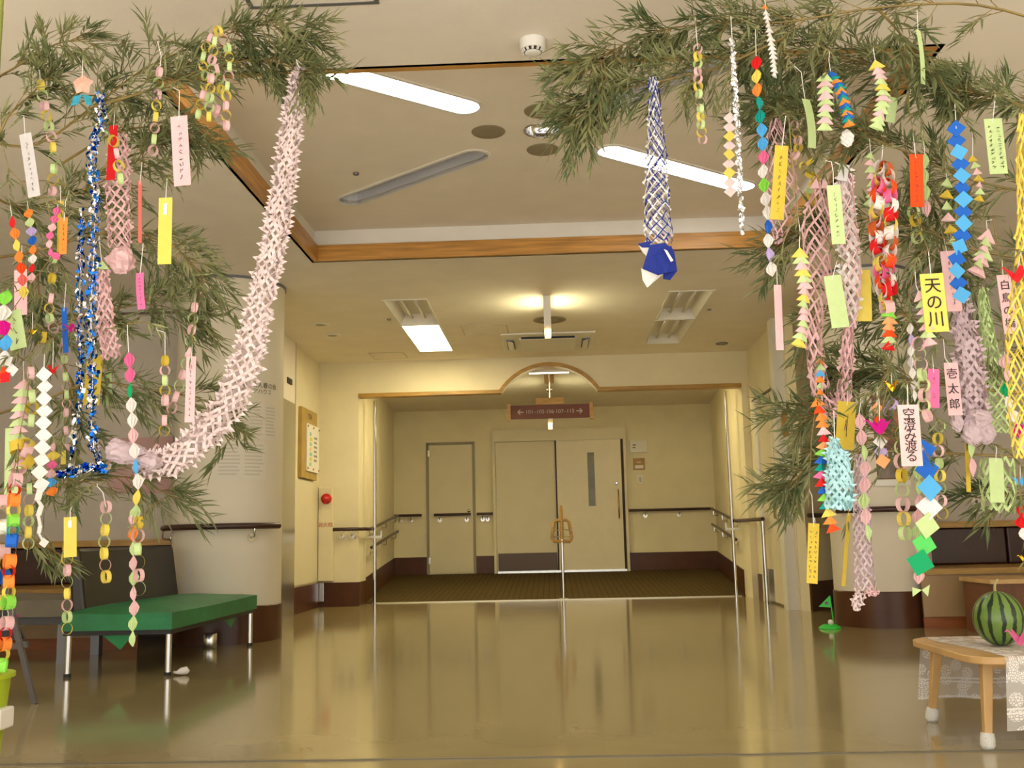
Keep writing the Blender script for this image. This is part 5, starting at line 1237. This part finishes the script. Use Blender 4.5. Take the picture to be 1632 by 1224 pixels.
chain('ring chain of seven pastel links before the black bench back', [(169, 808), (169, 828), (167, 848), (166, 868), (166, 886), (168, 902), (169, 919)], 2.8, 20, ['pink', 'green', 'yellow', 'green', 'yellow', 'pink', 'yellow'], n=7, st=[(155, 775), (164, 785)])
strip('plain yellow slip with clear tape over the black bench back', (112, 824), (112, 888), 21, 'yellow', 2.75, st=[(117, 805), (112, 812)], tape=True)
chain('ring chain hanging below the taped yellow slip', [(107, 872), (107, 893), (107, 911), (107, 928), (107, 946), (107, 965), (107, 983), (107, 1002)], 2.8, 19, ['gold', 'gold', 'pink', 'green', 'yellow', 'pink', 'green', 'yellow'], n=8)
T = strip('pale green slip with bold brush marks at the left frame edge', (20, 495), (30, 556), 28, 'green', 2.85, scrib=3, bold=1)
candies('bundle of bright green, magenta and white twists at the left frame edge', [(12, 462), (6, 490), (4, 515), (10, 540), (6, 580), (10, 608)], 2.8, 26, ['lime', 'white', 'magenta', 'sky', 'white', 'vermilion'])
squares('two white squares and a red tab below the bright twists', [(12, 575), (18, 590), (8, 602)], 2.78, 16, ['white', 'white', 'red'], 3)
crane('small gold foil bird among the left twigs', (52, 530), 2.9, 14, 'goldfoil', 0.3, st=[(52, 492)])
chain('two gold links beside the small gold foil bird', [(70, 538), (68, 552)], 2.95, 20, ['gold', 'gold'], n=2)

# ------------------------------------------------------------------ ornaments on the bamboo beside the low table
NAVYW = Thing('fringe_streamer', 'blue and white fringe streamer ending in a blue paper bundle', 'streamer', W(1041, 122, 2.95))
string(NAVYW, [(1037, 88), (1040, 125)], 2.95, 0.0007)
net('', [(1041, 125), (1043, 180), (1046, 260), (1047, 330), (1050, 392)], 2.95, [6, 10, 17, 20, 21], 'white', nc=8, rw=2.8, cell=9, jag=0.3, T=NAVYW, part='white_fringe', seed=21)
net('', [(1041, 125), (1044, 180), (1047, 260), (1048, 330), (1052, 388)], 2.95, [7, 11, 17, 20, 23], 'navy', nc=7, rw=1.8, cell=10, jag=0.2, T=NAVYW, part='blue_fringe', seed=22)
def poly(T, part, pts, Y, col, th=0.003):
    mb = MB(); a = [W(x, y, Y) + Vector((0, dz, 0)) for (x, y, dz) in pts]; n = len(a); b = [p + Vector((0, th, 0)) for p in a]
    mb.add(a + b, [tuple(range(n)), tuple(range(2*n-1, n-1, -1))] + [(k, n+k, n+(k+1) % n, (k+1) % n) for k in range(n)]); return T.part(part, mb, paper(col))
poly(NAVYW, 'wrapped_paper', [(1035, 392, -0.01), (1058, 390, -0.02), (1074, 398, 0), (1080, 430, 0.01), (1062, 436, -0.01), (1048, 441, -0.02), (1024, 428, 0)], 2.93, 'navy')
poly(NAVYW, 'wrapped_paper', [(1022, 427, 0), (1048, 440, -0.01), (1056, 437, 0), (1032, 457, 0.01), (1024, 446, 0)], 2.935, 'white')
poly(NAVYW, 'wrapped_paper', [(1018, 388, 0.01), (1036, 391, 0), (1030, 408, 0), (1024, 400, 0.01)], 2.94, 'white'); poly(NAVYW, 'wrapped_paper', [(1060, 392, 0.02), (1072, 387, 0.03), (1081, 428, 0.03), (1070, 442, 0.03), (1058, 442, 0.02)], 2.93, 'navy')
poly(NAVYW, 'wrapped_paper', [(1017, 387, 0.01), (1036, 384, 0), (1038, 394, 0), (1024, 393, 0.01)], 2.935, 'navy'); poly(NAVYW, 'wrapped_paper', [(1057, 400, -0.02), (1062, 402, -0.02), (1072, 418, -0.02), (1068, 420, -0.02)], 2.93, 'white')
chain('pastel ring chain hanging right of the blue and white streamer', [(1112, 78), (1112, 110), (1113, 140), (1116, 170), (1117, 200), (1120, 222)], 2.85, 17, ['pink', 'yellow', 'green', 'pink', 'pink', 'yellow', 'green', 'pink', 'green', 'yellow', 'green', 'yellow', 'pink'], n=13, st=[(1108, 32)])
sg_ = Thing('silver_garland', 'slender twisted silver foil garland beside pink and yellow squares', 'tinsel', W(1167, 62, 2.8)); string(sg_, [(1165, 30), (1167, 65)], 2.8)
foil(sg_, [(1167, 64), (1170, 120), (1175, 200), (1179, 280), (1183, 372)], 2.8, 7, [SILVER, mat('bright foil', C8(245, 245, 245), 0.3, 0.8)], 170, 31, 6)
squares('garland of pink and yellow squares beside the silver foil', [(1163, 188), (1163, 230), (1162, 265), (1164, 305)], 2.85, 15, ['palepink', 'palepink', 'yellow', 'palepink', 'yellow', 'palepink', 'yellow', 'palepink', 'palepink'], 9, st=[(1164, 165)])
candies('rainbow twisted garland from red through teal and blue to lavender', [(1205, 90), (1207, 140), (1212, 190), (1216, 240), (1217, 290), (1223, 340), (1224, 385), (1231, 440)], 2.8, 18, ['red', 'yellow', 'orange', 'teal', 'teal', 'sky', 'sky', 'hot', 'white', 'lime', 'white', 'white', 'blue', 'white', 'lavender', 'white'], st=[(1204, 50)])
T = triangles('white sawtooth paper spiral with orange top', [(1221, 20), (1224, 45), (1227, 75), (1229, 100), (1230, 128)], 2.85, 16, ['white'], 15, st=[(1218, -10)], yaw=0.5)
T.inst('paper_triangle', unit('tri', 'orange'), W(1219, 10, 2.85), rotz(0.2), 12*2.85/1600)
strip('tilted yellow slip with black writing beside the rainbow garland', (1246, 232), (1238, 350), 22, 'gold', 2.75, st=[(1257, 188), (1252, 185)], scrib=9)
strip('twisted pale green strip without writing behind the wire hook', (1284, 158), (1294, 236), 17, 'green', 2.9, st=[(1258, 98), (1277, 115), (1280, 140)], bend=0.06, yaw=0.5)
triangles('column of eight pale green and pink triangles with flat tips', [(1315, 122), (1314, 145), (1314, 170), (1311, 205)], 2.8, 27, ['green', 'pink', 'green', 'pink', 'green', 'pink', 'green', 'pink', 'green'], 9, yaw=0.05)
T = triangles('curving column of blue, teal and orange triangles', [(1324, 118), (1336, 140), (1341, 165), (1345, 190), (1346, 205)], 2.82, 20, ['blue', 'teal', 'orange'], 15, st=[(1322, 85), (1321, 95)], yaw=-0.3)
tissue(T, (1350, 220), 2.82, 20, 28, 'white', 41, part='white_tail')
triangles('column of yellow, pink and green triangles below the coffer corner', [(1396, 102), (1402, 125), (1405, 150), (1402, 175), (1393, 205)], 2.8, 27, ['yellow', 'pink', 'pink', 'green', 'yellow', 'green', 'pink', 'green', 'green', 'pink', 'green', 'green'], 12, st=[(1392, 80)], yaw=0.15)
net('openwork pink paper net hanging behind the tilted yellow slip', [(1236, 190), (1240, 240), (1247, 300), (1245, 350), (1240, 388)], 3.05, [8, 20, 24, 26, 6], 'pink', nc=8, rw=2.6, cell=13, jag=0.1, seed=51)
chain('small pink and yellow chain behind the pale green strip', [(1266, 200), (1270, 215), (1272, 235), (1262, 258)], 3.0, 16, ['pink', 'yellow', 'pink', 'gold'], n=6)
chain('cluster of gold rings among twigs above the pink loop', [(1290, 258), (1278, 270), (1300, 285), (1290, 305), (1298, 325), (1286, 340)], 3.0, 15, ['gold', 'yellow', 'green', 'gold'], n=11)
strip('upper pale green slip with faint lines beside the white net', (1328, 295), (1337, 389), 22, 'green', 2.75, st=[(1315, 256), (1325, 258), (1328, 275)], scrib=9)
strip('lower pale green slip below its twin on the bamboo', (1326, 439), (1340, 522), 28, 'green', 2.78, st=[(1335, 412)])
strip('yellow slip behind twigs right of the lower green slip', (1374, 430), (1377, 512), 25, 'yellow', 2.85, st=[(1369, 400)], bend=0.03)
T = net('white and pink paper net column ending below the lower green slip', [(1347, 272), (1346, 330), (1352, 400), (1356, 450), (1350, 520)], 2.82, [8, 13, 15, 14, 12], 'white', nc=6, rw=5.5, cell=11, jag=0.4, seed=61, part='white_net')
net('', [(1350, 275), (1349, 330), (1355, 400), (1358, 450), (1352, 522)], 2.81, [9, 14, 16, 15, 13], 'pink', nc=6, rw=2.0, cell=11, jag=0.1, seed=62, T=T, part='pink_net')
T = net('wide pink net swag sagging in a loop beside the sliding door', [(1311, 290), (1300, 360), (1303, 440), (1296, 520), (1300, 580), (1316, 640), (1340, 652), (1348, 600), (1352, 520)], 2.95, [8, 22, 22, 18, 13, 14, 12, 10, 8], 'pink', nc=7, rw=3.4, cell=14, jag=0.2, seed=71)
for (a_, b_, c_) in (((1290, 300), (1300, 285), (1306, 300)), ((1308, 300), (1312, 283), (1322, 300))): poly(T, 'paper_bow', [(a_[0], a_[1], 0), (b_[0], b_[1], -0.01), (c_[0], c_[1], 0)], 2.94, 'pink')
T = chain('thick curtain chain of white, yellow, pink and vermilion links', [(1404, 268), (1400, 300), (1396, 340), (1397, 380), (1402, 410), (1406, 450), (1414, 490)], 2.75, 24, ['white', 'yellow', 'hot', 'vermilion', 'white', 'yellow', 'pink', 'rust', 'white', 'red'], n=17, kind='wring', st=[(1407, 235)])
chain('', [(1412, 268), (1418, 300), (1420, 340), (1420, 380), (1416, 420), (1418, 460)], 2.74, 24, ['rust', 'white', 'vermilion', 'hot', 'white', 'red', 'yellow', 'white'], n=14, kind='wring', T=T)
triangles('', [(1417, 478), (1416, 500), (1415, 525), (1413, 552)], 2.75, 26, ['red', 'gold', 'lime', 'peach', 'peach', 'vermilion', 'green', 'red'], 8, T=T)
triangles('pale pink and green triangles behind the vermilion curtain chain', [(1388, 248), (1387, 275), (1390, 300), (1384, 325)], 2.9, 25, ['green', 'pink', 'green', 'pink', 'green', 'pink', 'green'], 8, st=[(1386, 225)])
strip('vermilion slip with dark writing among the twigs', (1460, 246), (1462, 330), 22, 'vermilion', 2.8, st=[(1455, 212), (1459, 248)], scrib=9)
candies('pale green and pink twists right of the vermilion slip', [(1474, 245), (1474, 280), (1476, 310), (1478, 345)], 2.9, 14, ['green', 'green', 'green', 'pink'], st=[(1470, 210)])
chain('three yellow and green links under the vermilion slip', [(1456, 338), (1460, 360), (1462, 378)], 2.85, 20, ['green', 'gold', 'gold'], n=4)
squares('long garland of dark and light blue squares', [(1524, 205), (1526, 230), (1531, 255), (1534, 290), (1536, 330), (1535, 370), (1528, 400), (1525, 430), (1533, 470)], 2.75, 21, ['blue', 'blue', 'sky', 'blue', 'sky', 'blue', 'sky', 'blue', 'sky', 'blue', 'sky', 'blue', 'sky', 'blue', 'sky'], 15, st=[(1522, 170)])
triangles('small triangle column of gold, green and pink beside the blue squares', [(1550, 252), (1556, 275), (1559, 300), (1557, 318)], 2.9, 18, ['gold', 'green', 'pink', 'gold', 'pink', 'green', 'gold'], 7, st=[(1550, 215)], yaw=0.3)
strip('pale green slip with two columns of writing above the blue squares', (1582, 189), (1592, 277), 29, 'green', 2.75, st=[(1586, 155)], scrib=20)
net('long yellow paper net hanging at the right frame edge', [(1630, 180), (1626, 240), (1630, 330), (1626, 430), (1618, 520), (1620, 600), (1625, 690), (1628, 730)], 2.65, [5, 7, 8, 9, 12, 15, 16, 12], 'yellow', nc=5, rw=3.4, cell=17, jag=0.15, seed=81)
triangles('pink and pale green triangle tree under the small triangle column', [(1574, 375), (1570, 395), (1562, 415), (1556, 430)], 2.85, 36, ['pink', 'green', 'pink', 'green', 'pink', 'green'], 7, st=[(1582, 350), (1572, 352)], yaw=0.5)
triangles('leaning column of yellow, green and pink triangles beside the sliding door', [(1275, 402), (1278, 430), (1280, 460), (1278, 490), (1276, 520), (1268, 548)], 2.72, 29, ['yellow', 'green', 'pink', 'yellow', 'green', 'pink', 'pink', 'yellow', 'green', 'pink', 'pink', 'green', 'pink', 'green', 'yellow'], 15, st=[(1271, 342), (1275, 365), (1274, 395)], yaw=0.4)
strip('long narrow dusty pink slip hanging below the rainbow garland', (1239, 454), (1243, 558), 12, 'pink', 2.8, st=[(1238, 432)])
strip('yellow slip lettered with three bold characters reading Milky Way', (1484, 436), (1494, 529), 37, 'yellow', 2.6, st=[(1480, 405)], txt='天の川', tsize=27, bold=0.004)
strip('pink slip with drawn face and writing behind the blue squares', (1510, 400), (1522, 496), 24, 'pink', 2.85, st=[(1505, 385)], scrib=6)
T = net('broad mauve tissue net with ragged tufts at its foot', [(1530, 480), (1540, 540), (1548, 600), (1553, 660), (1556, 690)], 2.9, [9, 17, 19, 20, 16], 'mauve', nc=9, rw=6.0, cell=9, jag=0.5, seed=91)
for k, (cx_, cy_, w_, h_) in enumerate(((1525, 670, 20, 34), (1550, 690, 34, 40), (1572, 690, 26, 34), (1560, 668, 40, 30))): tissue(T, (cx_, cy_), 2.88, w_, h_, 'mauve', 92 + k, part='tissue_tuft')
net('long pale green paper net behind the pink brush slip', [(1566, 460), (1572, 520), (1580, 580), (1588, 640), (1592, 690)], 3.0, [7, 10, 15, 18, 20], 'green', nc=8, rw=3.0, cell=9, jag=0.1, seed=101)
net('pale green paper net cage with a green slip before it', [(1588, 730), (1590, 760), (1592, 800), (1592, 815)], 3.0, [26, 27, 27, 24], 'green', nc=10, rw=3.6, cell=12, jag=0.1, seed=102)
strip('plain green slip before the green net cage', (1587, 730), (1590, 801), 22, 'green', 2.85, st=[(1588, 716)])
strip('pink slip lettered with four brush characters under the red crane', (1599, 438), (1612, 532), 22, 'pink', 2.75, st=[(1597, 415)], txt='白鳥の橋', tsize=17)
crane('red origami crane at the right frame edge', (1620, 442), 2.6, 44, 'red', 0.2, st=[(1626, 405)])
strip('dusty pink slip lettered with three brush characters behind twigs', (1515, 578), (1523, 662), 22, 'pink', 2.8, st=[(1504, 545), (1506, 570)], txt='壱太郎', tsize=18)
strip('plain hot pink slip between pastel chain and brush slip', (1488, 588), (1488, 650), 18, 'hot', 2.75, st=[(1486, 568)], scrib=2)
strip('pale pink slip lettered with five bold characters about a clear sky', (1447, 645), (1454, 743), 33, 'blush', 2.55, st=[(1446, 615)], txt='空澄み渡る', tsize=20, bold=0.0)
T = triangles('pastel garland of triangles changing into rings beside the lettered yellow slip', [(1466, 470), (1472, 490), (1474, 520), (1476, 545)], 2.62, 26, ['pink', 'green', 'pink', 'green', 'pink', 'green', 'pink'], 7, st=[(1458, 430), (1460, 455)], yaw=-0.5)
chain('', [(1464, 548), (1467, 575), (1470, 600), (1473, 625), (1472, 645), (1478, 662)], 2.62, 22, ['pink', 'green', 'pink', 'green', 'green', 'pink', 'green', 'pink'], n=8, T=T)
candies('silvery grey spiral garland left of the pastel rings', [(1450, 515), (1452, 545), (1452, 575), (1455, 605), (1458, 640)], 2.7, 11, ['white', 'lavender', 'white', 'grey', 'white', 'grey', 'white'])
crane('gold foil origami bird in front of the leaf cluster', (1422, 618), 2.6, 30, 'goldfoil', 0.5, st=[(1420, 590)])
T = squares('white, lavender and peach squares below a magenta crane', [(1403, 704), (1405, 720), (1407, 735)], 2.72, 17, ['white', 'lavender', 'peach'], 3)
crane('magenta origami crane over the white and peach squares', (1402, 684), 2.7, 42, 'magenta', 0.1, st=[(1401, 640)])
squares('peach and red squares behind the magenta crane', [(1398, 650), (1402, 670)], 2.8, 14, ['peach', 'vermilion'], 2, st=[(1398, 620)])
chain('lavender folded strips beside the gold foil bird', [(1422, 645), (1416, 655)], 2.75, 18, ['lavender', 'lavender'], n=2)
T = net('pale blue paper net lantern with pointed top', [(1330, 700), (1331, 716), (1333, 730), (1337, 745), (1337, 790), (1336, 812)], 2.65, [3, 14, 18, 19, 20, 19], 'aqua', nc=11, rw=5.0, cell=7, jag=0.3, flat=0.6, seed=111, st=[(1329, 660)])
poly(T, 'lantern_skirt', [(1316, 798, 0), (1336, 790, -0.03), (1356, 797, 0), (1354, 806, 0), (1336, 814, -0.03), (1318, 808, 0)], 2.66, 'aqua')
triangles('cascade of rainbow triangles left of the pale blue lantern', [(1302, 640), (1308, 665), (1311, 700), (1306, 730), (1304, 760), (1308, 790), (1312, 815), (1318, 840)], 2.7, 24, ['orange', 'vermilion', 'orange', 'orange', 'pink', 'red', 'peach', 'lime', 'blue', 'teal', 'hot', 'red', 'blue', 'lime', 'teal', 'yellow'], 18, yaw=0.3)
triangles('small mixed triangles tucked in the pink net swag', [(1309, 575), (1306, 600), (1305, 625)], 2.9, 17, ['orange', 'green', 'sky', 'orange', 'green', 'orange'], 6)
strip('yellow slip behind twigs above the pale blue lantern', (1350, 640), (1346, 716), 29, 'gold', 2.85, scrib=1, st=[(1352, 615)])
candies('pink and pale green twisted garland before the poster pillar', [(1369, 660), (1374, 700), (1378, 735), (1378, 770), (1377, 800), (1380, 830), (1385, 862)], 2.75, 18, ['pink', 'pink', 'green', 'pink', 'pink', 'green', 'pink', 'green'], st=[(1372, 640)])
T = net('long faded pink net trailing down to curled ends near the pillar skirting', [(1372, 725), (1372, 780), (1374, 840), (1376, 890), (1380, 940)], 2.85, [8, 11, 13, 14, 16], 'mauve', nc=9, rw=2.6, cell=7, jag=0.2, seed=121)
net('', [(1382, 938), (1398, 948)], 2.85, [8, 3], 'pink', nc=5, rw=2.4, cell=7, seed=122, T=T, part='curled_end'); net('', [(1372, 945), (1366, 960), (1366, 974)], 2.85, [9, 8, 4], 'palepink', nc=6, rw=3.2, cell=7, seed=123, T=T, part='curled_end')
strip('yellow slip with writing hanging below the rainbow triangle cascade', (1297, 834), (1294, 930), 17, 'gold', 2.7, st=[(1290, 782), (1294, 790)], scrib=20)
strip('very thin yellow strip before the poster pillar', (1353, 818), (1344, 934), 6, 'gold', 2.9)
squares('garland of large blue to emerald squares', [(1471, 718), (1478, 745), (1482, 775), (1482, 805), (1478, 838), (1474, 868), (1467, 897)], 2.64, 30, ['blue', 'blue', 'sky', 'white', 'green', 'grass', 'emerald'], 7)
T = candies('pink and green twisted garland ending in a green bow', [(1461, 742), (1464, 765), (1464, 800), (1462, 830), (1462, 860), (1466, 890), (1464, 930)], 2.7, 17, ['green', 'green', 'pink', 'pink', 'green', 'pink', 'green', 'pink'])
for sx in (-1, 1): poly(T, 'bow_wing', [(1468, 940, -0.005), (1468 + sx*14, 932 if sx > 0 else 936, 0), (1468 + sx*12, 951, 0.004)], 2.69, 'green')
chain('yellow and green ring chain beside the clear sky slip', [(1438, 690), (1436, 720), (1437, 755), (1438, 790), (1440, 820), (1442, 850)], 2.7, 24, ['gold', 'green', 'pink', 'gold', 'green', 'pink', 'yellow', 'green'], n=8)
chain('ring chain with pink and yellow links right of the large squares', [(1498, 680), (1494, 705), (1496, 725), (1498, 757), (1499, 780), (1500, 800), (1502, 818)], 2.8, 18, ['green', 'yellow', 'pink', 'green', 'yellow', 'green', 'pink', 'yellow'], n=8)
strip('narrow olive yellow strip beside a pink twist', (1541, 705), (1544, 784), 7, 'gold', 2.9, st=[(1541, 690)])
candies('single pink twist under green folds by the olive strip', [(1546, 700), (1548, 725), (1551, 760)], 2.88, 14, ['green', 'pink'])
candies('garland of pink, white and emerald twists behind the yellow net', [(1601, 565), (1604, 600), (1606, 640), (1622, 680), (1630, 720)], 2.8, 20, ['pink', 'pink', 'emerald', 'white', 'white', 'magenta', 'pink'])
crane('sky blue folded bird at the right frame edge', (1626, 770), 2.7, 26, 'sky', 0.2, st=[(1626, 745)])
candies('red and white twists at the right frame edge above the watermelon', [(1628, 805), (1628, 830), (1632, 860)], 2.6, 22, ['red', 'red', 'white'])
strip('thin pale green strip dangling under the top twigs', (1463, 48), (1471, 134), 11, 'green', 2.85, st=[(1462, 20)], bend=0.03, yaw=0.6)
strip('pale green strip behind the yellow topped triangle column', (1424, 155), (1418, 195), 15, 'green', 3.0)
triangles('small green and gold triangles left of the blue squares', [(1510, 290), (1508, 320), (1510, 350), (1516, 385)], 2.95, 24, ['green', 'gold', 'green', 'pink', 'gold', 'green'], 6, st=[(1506, 265)])
strip('grey white slip folded over the top of the white net', (1346, 262), (1342, 288), 16, 'grey', 2.8, st=[(1340, 262), (1330, 258)])
crane('pink origami crane on the lace runner at the right frame edge', (1626, 1020), 3.60, 44, 'hot', 0.3, rest=True)
crane('gold folded paper bird at the right frame edge by the wooden box', (1634, 893), 3.2, 22, 'goldfoil', 0.2)

# repeats of one kind share a group
GROUPS = {'wish_strip': 'paper wish slips on the bamboo', 'paper_chain': 'paper ring chains on the bamboo', 'square_garland': 'garlands of paper squares', 'triangle_garland': 'garlands of folded triangles',
          'twisted_garland': 'garlands of twisted paper', 'paper_net': 'cut paper nets on the bamboo', 'origami_crane': 'origami birds', 'bamboo': 'decorated bamboos', 'round_pillar': 'round pillars', 'ceiling_speaker': 'grilles round the chrome downlight',
          'oblong_lamp': 'oblong lamps in the ceiling coffer', 'ceiling_troffer': 'rectangular ceiling troffers', 'pillar_handrail': 'handrails on the pillars', 'wall_handrail': 'handrails by the opening', 'ramp_handrail': 'handrails along the ramp',
          'hall_handrail': 'handrails on the back wall', 'opening_post': 'steel posts of the opening', 'exit_light': 'pendant exit lights', 'hall_troffer': 'lamps over the ramp', 'ceiling_hatch': 'ceiling hatches', 'round_downlight': 'round ceiling lamps',
          'sprinkler': 'sprinkler heads', 'built_in_seat': 'built-in seats at the walls', 'wall_notice': 'notices on the pillar'}
for o in COL.objects:
    b_ = o.name.split('.')[0]
    if o.parent is None and b_ in GROUPS and o.get('kind') != 'structure' and 'group' not in o: o['group'] = GROUPS[b_]
